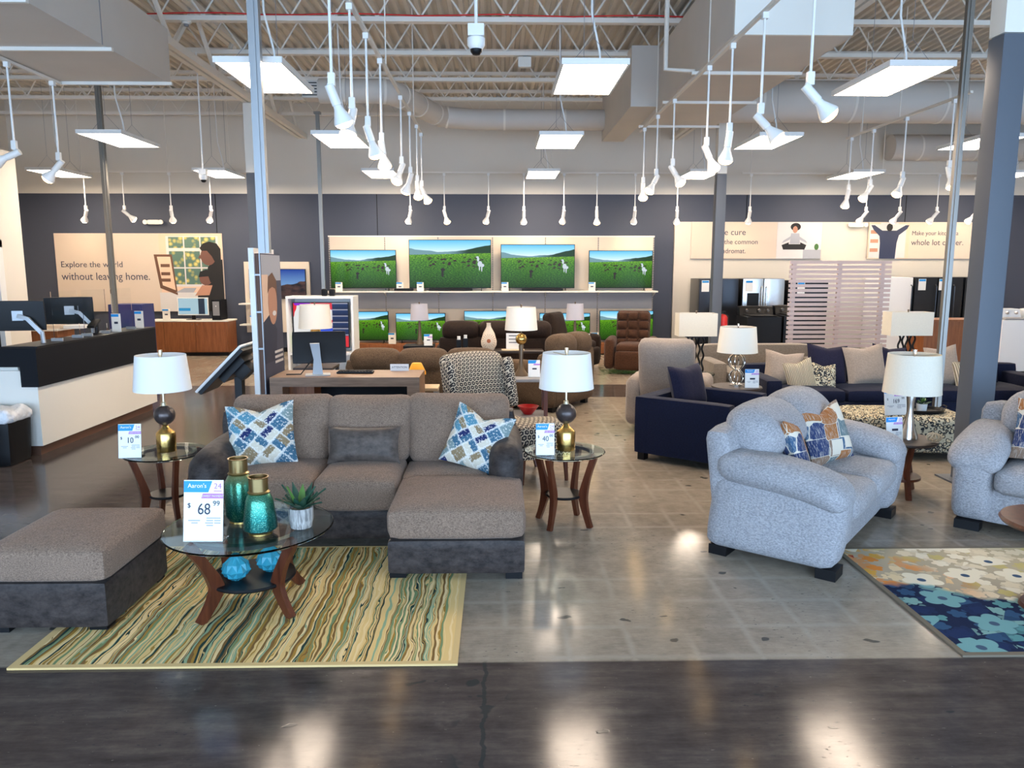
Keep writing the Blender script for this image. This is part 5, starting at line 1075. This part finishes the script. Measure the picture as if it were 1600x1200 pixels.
# ================================================================ POSTERS
def poster(name, lab, loc, w, h, mat):
    t = thing(name, lab, 'poster', loc); MB().span((-w / 2, 0, 0), (w / 2, 0.03, h)).build('board', mat, t, smooth=False); return t
YP = YB - 0.05
t = poster('wall_poster', 'wide poster reading Explore the world without leaving home', (-7.93, YP, 0.92), 3.68, 1.72, 'print_cream')
def pp(pts, mat, lay, nm='print_shape'): MB().prism(pts, 0.0015, Matrix.Translation((0, -0.0015 * lay, 0))).build(nm, mat, t, smooth=False)
def rc(x0, x1, z0, z1): return [(x0, z0), (x1, z0), (x1, z1), (x0, z1)]
pp(rc(0.45, 1.83, 0.0, 1.71), 'print_peach', 1, 'print_room'); pp(rc(0.60, 1.75, 0.55, 1.66), 'print_white', 2, 'print_window_frame')
for x0, x1 in ((0.66, 0.98), (1.01, 1.34), (1.37, 1.70)):
    for z0, z1 in ((0.60, 0.95), (0.98, 1.33), (1.40, 1.64)): pp(rc(x0, x1, z0, z1), 'bokeh_print', 3, 'print_window_pane')
pp(rc(0.40, 1.83, 0.0, 0.42), 'print_white', 3, 'print_desk'); pp([(0.75, 0.42), (1.15, 0.42), (1.22, 0.52), (0.95, 0.52)], 'print_grey', 4, 'print_keyboard')
pp([(0.42, 0.52), (0.80, 0.36), (0.72, 1.26), (0.32, 1.26)], 'print_brown', 4, 'print_monitor'); pp([(0.48, 0.58), (0.76, 0.47), (0.68, 1.21), (0.39, 1.21)], 'print_peach', 5, 'print_monitor_screen')
for i, z in enumerate((0.98, 0.80, 0.66)): pp(rc(0.46, 0.66, z, z + 0.07), 'print_brown', 6, 'print_screen_word')
pp([(1.20, 0.0), (1.83, 0.0), (1.83, 1.15), (1.62, 1.12), (1.50, 0.98), (1.42, 0.60), (1.25, 0.40)], 'print_hair', 5, 'print_father_body'); pp(ellp(1.52, 1.22, 0.17, 0.20), 'print_skin_dark', 6, 'print_father_face')
pp([(1.34, 1.40), (1.42, 1.50), (1.56, 1.54), (1.72, 1.50), (1.80, 1.38), (1.80, 1.12), (1.66, 1.10), (1.60, 1.22), (1.50, 1.34), (1.38, 1.34)], 'print_hair', 7, 'print_father_hair')
pp([(1.34, 1.26), (1.30, 1.18), (1.38, 1.16)], 'print_skin_dark', 6, 'print_nose'); pp(ellp(1.44, 0.72, 0.14, 0.14), 'print_skin_dark', 7, 'print_child_face')
pp([(1.28, 0.76), (1.32, 0.88), (1.46, 0.93), (1.62, 0.86), (1.64, 0.68), (1.54, 0.64), (1.50, 0.78)], 'print_hair', 8, 'print_child_hair'); pp([(1.18, 0.35), (1.35, 0.58), (1.58, 0.58), (1.50, 0.36)], 'print_skin', 7, 'print_child_body')
text('Explore the world', 0.185, 'print_slate', t, (-1.74, -0.004, 0.98)); text('without leaving home.', 0.235, 'print_slate', t, (-1.74, -0.004, 0.70), sx=0.93)
YQ = YB - 0.14
t = poster('wall_poster', 'poster of a woman meditating, reading The cure for the common laundromat', (5.82, YQ, 2.09), 2.95, 0.80, 'print_cream')
text('The cure', 0.19, 'print_slate', t, (-0.95, -0.004, 0.52)); text('for the common', 0.155, 'print_slate', t, (-0.95, -0.004, 0.32), sx=0.95); text('laundromat.', 0.155, 'print_slate', t, (-0.95, -0.004, 0.12), sx=0.95)
pp(rc(0.45, 1.46, 0.0, 0.80), 'print_white', 1, 'print_room'); pp(rc(0.95, 1.46, 0.0, 0.20), 'print_grey', 2, 'print_shelf'); pp(rc(0.62, 1.05, 0.0, 0.22), 'print_white', 3, 'print_washer')
pp([(0.60, 0.20), (1.08, 0.20), (1.12, 0.30), (0.98, 0.36), (0.72, 0.36), (0.56, 0.30)], 'print_hair', 4, 'print_crossed_legs'); pp([(0.72, 0.32), (0.98, 0.32), (0.96, 0.58), (0.74, 0.58)], 'print_white', 5, 'print_sweater'); pp([(0.74, 0.33), (0.97, 0.33), (0.95, 0.56), (0.76, 0.56)], 'print_grey', 6, 'print_sweater_front')
pp([(0.56, 0.34), (0.60, 0.40), (0.76, 0.50), (0.74, 0.42)], 'print_grey', 6, 'print_arm'); pp([(1.14, 0.34), (1.10, 0.40), (0.94, 0.50), (0.96, 0.42)], 'print_grey', 6, 'print_arm'); pp(ellp(0.85, 0.64, 0.055, 0.075), 'print_skin', 6, 'print_face'); pp(ellp(0.86, 0.70, 0.115, 0.085), 'print_hair', 5, 'print_hair'); pp(ellp(1.35, 0.26, 0.05, 0.07), 'print_green', 4, 'print_plant')
t = poster('wall_poster', 'poster of a man at an open fridge, reading Make your kitchen a whole lot cooler', (9.58, YQ, 2.09), 2.5, 0.80, 'print_cream')
pp(rc(-1.24, -0.32, 0, 0.79), 'print_peach', 1, 'print_kitchen'); pp(rc(-1.22, -0.98, 0.02, 0.76), 'print_white', 2, 'print_fridge_shelves'); pp(rc(-0.58, -0.40, 0.02, 0.76), 'print_white', 2, 'print_fridge_door'); pp(rc(-0.98, -0.58, 0.0, 0.79), 'print_white', 2, 'print_fridge_inside')
for z in (0.15, 0.35, 0.55): pp(rc(-1.2, -1.02, z, z + 0.08), 'print_skin', 3, 'print_groceries')
pp([(-0.98, 0.0), (-0.62, 0.0), (-0.60, 0.35), (-0.56, 0.52), (-0.38, 0.66), (-0.34, 0.74), (-0.42, 0.74), (-0.62, 0.62), (-0.94, 0.62), (-1.12, 0.74), (-1.20, 0.74), (-1.14, 0.64), (-1.0, 0.50), (-0.98, 0.35)], 'print_shirt', 4, 'print_man_back'); pp(ellp(-0.78, 0.69, 0.07, 0.085), 'print_hair', 5, 'print_man_head')
text('Make your kitchen a', 0.135, 'print_slate', t, (-0.27, -0.004, 0.52), sx=0.95); text('whole lot cooler.', 0.18, 'print_slate', t, (-0.27, -0.004, 0.30), sx=0.95)
for x, z, y, lab in ((-7.55, 2.83, YB - 0.02, 'emergency light above the explore-the-world poster'), (8.05, 2.78, YQ + 0.02, 'emergency light between the two appliance posters')):
    t = thing('emergency_light', 'white twin-head ' + lab, 'emergency light', (x, y, z)); MB().rbox((0, -0.05, 0.05), (0.26, 0.08, 0.10), 0.015, 4).build('housing', 'warm_white', t)
    for s in (-1, 1): MB().lathe([(0, 0), (0.045, 0.0), (0.05, 0.05), (0, 0.06)], 16, M=TR(s * 0.17, -0.06, 0.05, 90), cap=False).build('lamp_head', 'warm_white', t)

# ================================================================ APPLIANCES AND SLATTED SCREEN
def fridge(lab, x0, x1, h, mat, doors=2, disp=False, freezer=True, y=16.35, d=0.72, sticker=True):
    t = thing('refrigerator', lab, 'refrigerator', ((x0 + x1) / 2, y, 0), 0, 'refrigerators along the back wall'); w = x1 - x0
    MB().rbox((0, d / 2, h / 2 + 0.02), (w, d, h - 0.04), 0.015, 4).build('cabinet', 'black_steel' if mat != 'appliance_white' else mat, t)
    zs = 0.62 if freezer else 0.08; dw = w / doors
    for i in range(doors):
        x = -w / 2 + dw * (i + 0.5); dd = MB().rbox((x, -0.035, (zs + h) / 2), (dw - 0.008, 0.07, h - zs - 0.01), 0.02, 5).build('door', mat, t)
        hx = x + (dw / 2 - 0.05) * (1 if i == 0 else -1); MB().tube([(hx, -0.07, zs + 0.15), (hx, -0.12, zs + 0.18), (hx, -0.12, h - 0.2), (hx, -0.07, h - 0.17)], 0.012, 8).build('handle', 'steel' if mat == 'steel' else 'black_steel', dd)
        if disp and i == 0: MB().box((x, -0.072, zs + 0.55), (dw * 0.55, 0.01, 0.36)).build('dispenser', 'black', dd, smooth=False)
        if sticker and i == 0: MB().box((x - dw * 0.2, -0.072, h - 0.16), (0.16, 0.004, 0.24)).build('price_sticker', 'white_plastic', dd, smooth=False); MB().box((x - dw * 0.2, -0.075, h - 0.07), (0.14, 0.003, 0.04)).build('sticker_header', 'print_blue', dd, smooth=False)
    if freezer: f = MB().rbox((0, -0.035, 0.34), (w - 0.008, 0.07, 0.52), 0.02, 5).build('freezer_drawer', mat, t); MB().tube([(-w * 0.35, -0.07, 0.54), (-w * 0.33, -0.12, 0.54), (w * 0.33, -0.12, 0.54), (w * 0.35, -0.07, 0.54)], 0.012, 8).build('handle', 'steel', f)
    MB().span((-w / 2 + 0.02, 0.02, 0), (w / 2 - 0.02, d - 0.05, 0.06)).build('kick_plate', 'black', t, smooth=False)
fridge('dark steel refrigerator left of the grey column', 4.32, 5.17, 1.66, 'black_steel', 2)
fridge('stainless refrigerator with a water dispenser beside the slatted screen', 5.25, 6.16, 1.66, 'steel', 2, True)
fridge('black refrigerator half hidden by the slatted screen', 6.25, 7.1, 1.62, 'black_steel', 1)
fridge('white refrigerator just right of the slatted screen', 8.25, 8.93, 1.69, 'appliance_white', 1, sticker=False)
fridge('black refrigerator right of the white one', 8.97, 9.46, 1.69, 'black_steel', 1)
fridge('black double-door refrigerator left of the near column', 9.48, 10.02, 1.69, 'black_steel', 2)
fridge('black refrigerator behind the near column', 10.05, 10.75, 1.69, 'black_steel', 1)
def washer(lab, x, y, mat, h=0.96, rz=0):
    t = thing('washing_machine', lab, 'washing machine', (x, y, 0), rz, 'washing machines'); MB().rbox((0, 0, h / 2), (0.68, 0.68, h - 0.02), 0.02, 4).build('cabinet', mat, t)
    MB().rbox((0, 0.24, h + 0.07), (0.68, 0.16, 0.20), 0.03, 5, fn=lambda q, u: [q[0], q[1] + 0.04 * u[2], q[2]]).build('control_panel', mat, t); MB().rbox((0, -0.08, h), (0.52, 0.44, 0.03), 0.012, 4).build('lid', 'mid_grey' if mat == 'appliance_white' else 'black', t)
    for xx in (-0.2, 0.05, 0.22): MB().lathe([(0, 0), (0.03, 0), (0.026, 0.03), (0, 0.03)], 14, M=TR(xx, 0.14, h + 0.09, 100), cap=False).build('knob', 'steel', t)
washer('black washing machine left of the slatted screen', 5.15, 14.9, 'black'); washer('black dryer touching the slatted screen', 5.86, 14.9, 'black', 0.98)
washer('white washing machine at the right edge beyond the column', 9.45, 13.9, 'appliance_white'); washer('white dryer at the far right edge', 10.2, 13.9, 'appliance_white')
t = thing('slatted_screen', 'tall screen of pale pink horizontal slats behind the navy sofa', 'screen', (5.22, 11.6, 0))
for i in range(27):
    z = 0.10 + i * 0.0705; MB().span((-0.78, -0.02, z), (0.78, 0.0, z + 0.046)).build('slat', 'slat_pink', t, smooth=False)
for x in (-0.70, 0.0, 0.66): MB().span((x - 0.03, 0.0, 0), (x + 0.03, 0.05, 1.98)).build('upright', 'slat_pink', t, smooth=False)
MB().span((-0.78, -0.1, 0), (0.78, 0.15, 0.03)).build('base_board', 'slat_pink', t, smooth=False)
t = thing('back_counter', 'brown wooden counter back between the slatted screen and the near column', 'counter', (7.5, 12.15, 0)); MB().span((-0.6, 0, 0), (0.6, 0.5, 1.02)).build('cabinet_body', 'oak_red', t, smooth=False); MB().span((-0.62, -0.02, 1.02), (0.62, 0.52, 1.05)).build('counter_top', 'oak_red', t, smooth=False)
t = thing('fire_extinguisher', 'red fire extinguisher beside the far grey column', 'fire extinguisher', (4.10, 13.72, 0.62)); MB().lathe([(0, 0), (0.07, 0), (0.075, 0.02), (0.075, 0.36), (0.05, 0.42), (0.02, 0.44), (0, 0.44)], 24, cap=False).build('cylinder', 'red', t)
MB().box((0, -0.01, 0.46), (0.04, 0.10, 0.05)).build('valve', 'black', t, smooth=False); MB().tube([(0, -0.03, 0.45), (0.06, -0.08, 0.40), (0.06, -0.09, 0.2)], 0.01, 6).build('hose', 'black', t); MB().box((-0.04, 0.0, 0.2), (0.06, 0.04, 0.08)).build('bracket', 'black', t, smooth=False)

# ================================================================ LEFT COUNTER AND OFFICE
t = thing('service_counter', 'white service counter with black transaction panel at the left edge', 'counter', (-4.55, 7.55, 0))
MB().span((-0.62, 0.0, 0.10), (0.0, 2.6, 0.86)).span((-1.6, 0.0, 0.10), (-0.62, 0.55, 0.86)).build('white_front', 'counter_white', t, smooth=False)
MB().span((-0.60, 0.04, 0), (-0.05, 2.56, 0.10)).span((-1.58, 0.04, 0), (-0.60, 0.5, 0.10)).build('kick_board', 'print_brown', t, smooth=False)
MB().span((-0.62, 0.04, 0.86), (-0.2, 2.6, 0.89)).span((-1.6, 0.0, 0.86), (-0.62, 0.55, 0.89)).build('work_top', 'warm_white', t, smooth=False)
MB().span((-0.14, -0.03, 0.70), (0.03, 2.62, 1.08)).span((-0.62, -0.03, 0.90), (-0.14, 0.05, 1.08)).span((-0.9, 0.02, 0.89), (-0.64, 0.2, 1.02)).build('transaction_panel', 'dark_grey', t, smooth=False)
MB().span((-0.32, 0.0, 1.08), (0.03, 2.62, 1.10)).build('ledge', 'black', t, smooth=False)
def arm_monitor(lab, loc, rz):
    t = thing('arm_monitor', lab, 'monitor', loc, rz); MB().rbox((0, 0, 0.30), (0.50, 0.03, 0.31), 0.01, 4, M=TR(0, 0.02, 0, 5)).build('screen_housing', 'black', t); MB().box((0, -0.02, 0.30), (0.10, 0.02, 0.10)).build('mount_plate', 'aluminium', t, smooth=False)
    MB().sweep([(0, -0.03, 0.30), (0.10, -0.06, 0.27), (0.22, -0.06, 0.12)], 0.035, 0.04, (0, 1, 0)).build('upper_arm', 'aluminium', t); MB().tube([(0.22, -0.06, 0.14), (0.24, -0.06, -0.19)], 0.022, 8).build('arm_post', 'aluminium', t)
arm_monitor('near black monitor on a silver arm over the service counter', (-4.92, 7.95, 1.08), 14); arm_monitor('far black monitor on a silver arm over the service counter', (-4.98, 9.0, 1.08), 30)
for i, y in enumerate((8.35, 8.95, 9.6)):
    t = thing('acrylic_guard', '%s clear acrylic guard on the service counter' % ORD[i], 'acrylic guard', (-4.66, y, 1.10), 0, 'acrylic guards on the counter'); MB().span((-0.003, -0.25, 0.02), (0.003, 0.25, 0.52)).build('sheet', 'acrylic', t, smooth=False)
    for s in (-1, 1): MB().span((-0.06, s * 0.2 - 0.01, 0), (0.06, s * 0.2 + 0.01, 0.03)).build('foot_clip', 'aluminium', t, smooth=False)
t = thing('card_reader', 'black card payment terminal on the service counter', 'card reader', (-4.68, 9.0, 1.10)); MB().rbox((0, 0, 0.12), (0.09, 0.18, 0.03), 0.01, 4, M=TR(0, 0, 0.02, 25)).build('terminal', 'black', t); MB().tube([(0, 0, 0), (0, 0, 0.12)], 0.02, 10).build('stand', 'black', t); MB().lathe([(0, 0), (0.06, 0), (0.05, 0.015), (0, 0.015)], 20, cap=False).build('stand_foot', 'black', t)
for i, (y, z) in enumerate(((9.35, 1.10), (9.95, 1.10))): card('%s small card holder on the service counter' % ('nearer', 'farther')[i], (-4.62, y, z), 'card holders on the counter', 0.11, 0.22)
t = thing('trash_can', 'black trash can lined with a white bag in front of the service counter', 'trash can', (-4.82, 7.28, 0)); MB().rbox((0, 0, 0.23), (0.46, 0.36, 0.46), 0.03, 6, fn=lambda q, u: [q[0] * (1 + 0.05 * u[2]), q[1] * (1 + 0.05 * u[2]), q[2]]).build('bin', 'black', t)
random.seed(2); MB().rbox((0, 0, 0.47), (0.51, 0.41, 0.13), 0.05, 9, fn=lambda q, u: [q[0] * (1 + 0.02 * sin(u[1] * 9)), q[1] * (1 + 0.02 * sin(u[0] * 11)), q[2] + 0.02 * sin(u[0] * 7 + u[1] * 5) * (u[2] > 0)]).build('bag', 'bag_white', t); MB().rbox((-0.12, -0.05, 0.55), (0.16, 0.1, 0.03), 0.012, 5, M=TR(rz=20)).build('litter', 'yellow', t)
t = thing('storage_cabinet', 'reddish wooden cabinet under the explore-the-world poster', 'cabinet', (-6.65, 16.75, 0)); MB().span((-0.86, -0.25, 0.08), (0.86, 0.30, 0.74)).build('cabinet_body', 'oak_red', t, smooth=False); MB().span((-0.84, -0.2, 0), (0.84, 0.28, 0.08)).build('plinth', 'black', t, smooth=False); MB().span((-0.88, -0.27, 0.74), (0.88, 0.32, 0.77)).build('cabinet_top', 'warm_white', t, smooth=False)
for x0, x1 in ((-0.84, -0.50), (-0.49, 0.17), (0.18, 0.84)):
    d = MB().span((x0, -0.268, 0.10), (x1, -0.25, 0.73)).build('door', 'oak_red', t, smooth=False)
    if x0 > -0.6: MB().lathe([(0, 0), (0.012, 0), (0.012, 0.02), (0, 0.02)], 10, M=TR(x1 - 0.05 if x0 < 0 else x0 + 0.05, -0.268, 0.68, 90), cap=False).build('knob', 'steel', d)
t = thing('desktop_monitor', 'white monitor with a pale blue login screen on the wooden cabinet', 'monitor', (-6.58, 16.7, 0.77)); MB().span((-0.33, 0, 0.10), (0.33, 0.03, 0.48)).build('housing', 'white_plastic', t, smooth=False); MB().quad([(-0.31, -0.002, 0.12), (0.31, -0.002, 0.12), (0.31, -0.002, 0.46), (-0.31, -0.002, 0.46)]).build('screen', 'login_screen', t, smooth=False); MB().span((-0.04, 0.01, 0), (0.04, 0.03, 0.12)).build('stand_neck', 'black', t, smooth=False); MB().span((-0.14, -0.06, 0), (0.14, 0.08, 0.012)).build('stand_base', 'black', t, smooth=False)
t = thing('computer_tower', 'dark desktop computer tower on the wooden cabinet', 'computer', (-6.02, 16.72, 0.77)); MB().rbox((0, 0, 0.22), (0.20, 0.40, 0.44), 0.01, 4).build('case', 'dark_grey', t); MB().box((0, -0.203, 0.25), (0.14, 0.008, 0.30)).build('front_panel', 'mid_grey', t, smooth=False); MB().lathe([(0, 0), (0.012, 0), (0, 0.004)], 12, M=TR(0, -0.207, 0.30, 90), cap=False).build('power_button', 'white_plastic', t)
card('white price card on the wooden cabinet', (-7.12, 16.6, 0.77), 'price cards on the wooden cabinet', 0.16, 0.24)
t = thing('tall_safe', 'dark blue metal cabinet beside the wooden cabinet', 'cabinet', (-6.72, 14.2, 0)); MB().rbox((0, 0, 0.62), (0.62, 0.5, 1.22), 0.02, 4).build('cabinet_body', 'navy_box', t); MB().span((-0.28, -0.27, 0.06), (0.28, -0.25, 1.18)).build('door', 'navy_box', t, smooth=False); MB().lathe([(0, 0), (0.05, 0), (0.05, 0.03), (0, 0.03)], 18, M=TR(0.18, -0.27, 0.6, 90), cap=False).build('dial', 'black', t)
t = thing('back_office_counter', 'low brown counter with papers behind the service counter', 'counter', (-7.55, 12.5, 0)); MB().span((-0.9, -0.25, 0), (0.55, 0.25, 0.88)).build('cabinet_body', 'oak_red', t, smooth=False); MB().span((-0.92, -0.27, 0.88), (0.57, 0.27, 0.91)).build('counter_top', 'warm_white', t, smooth=False)
random.seed(4)
for i in range(5):
    o = MB().rbox((0, 0, 0.03), (0.30, 0.22, 0.06), 0.006, 3).build('paper_stack', 'print_cream' if i % 2 else 'white_plastic'); o.location = (-7.9 + 0.2 * i, 12.42, 0.91 + (0.061 if i == 9 else 0)); o.rotation_euler = (0, 0, 0.1 * i - 0.2); o.location.x = -8.15 + 0.34 * i; tag(o, '%s stack of papers from the left on the low brown counter' % ORD[i], 'papers', 'paper stacks behind the counter')
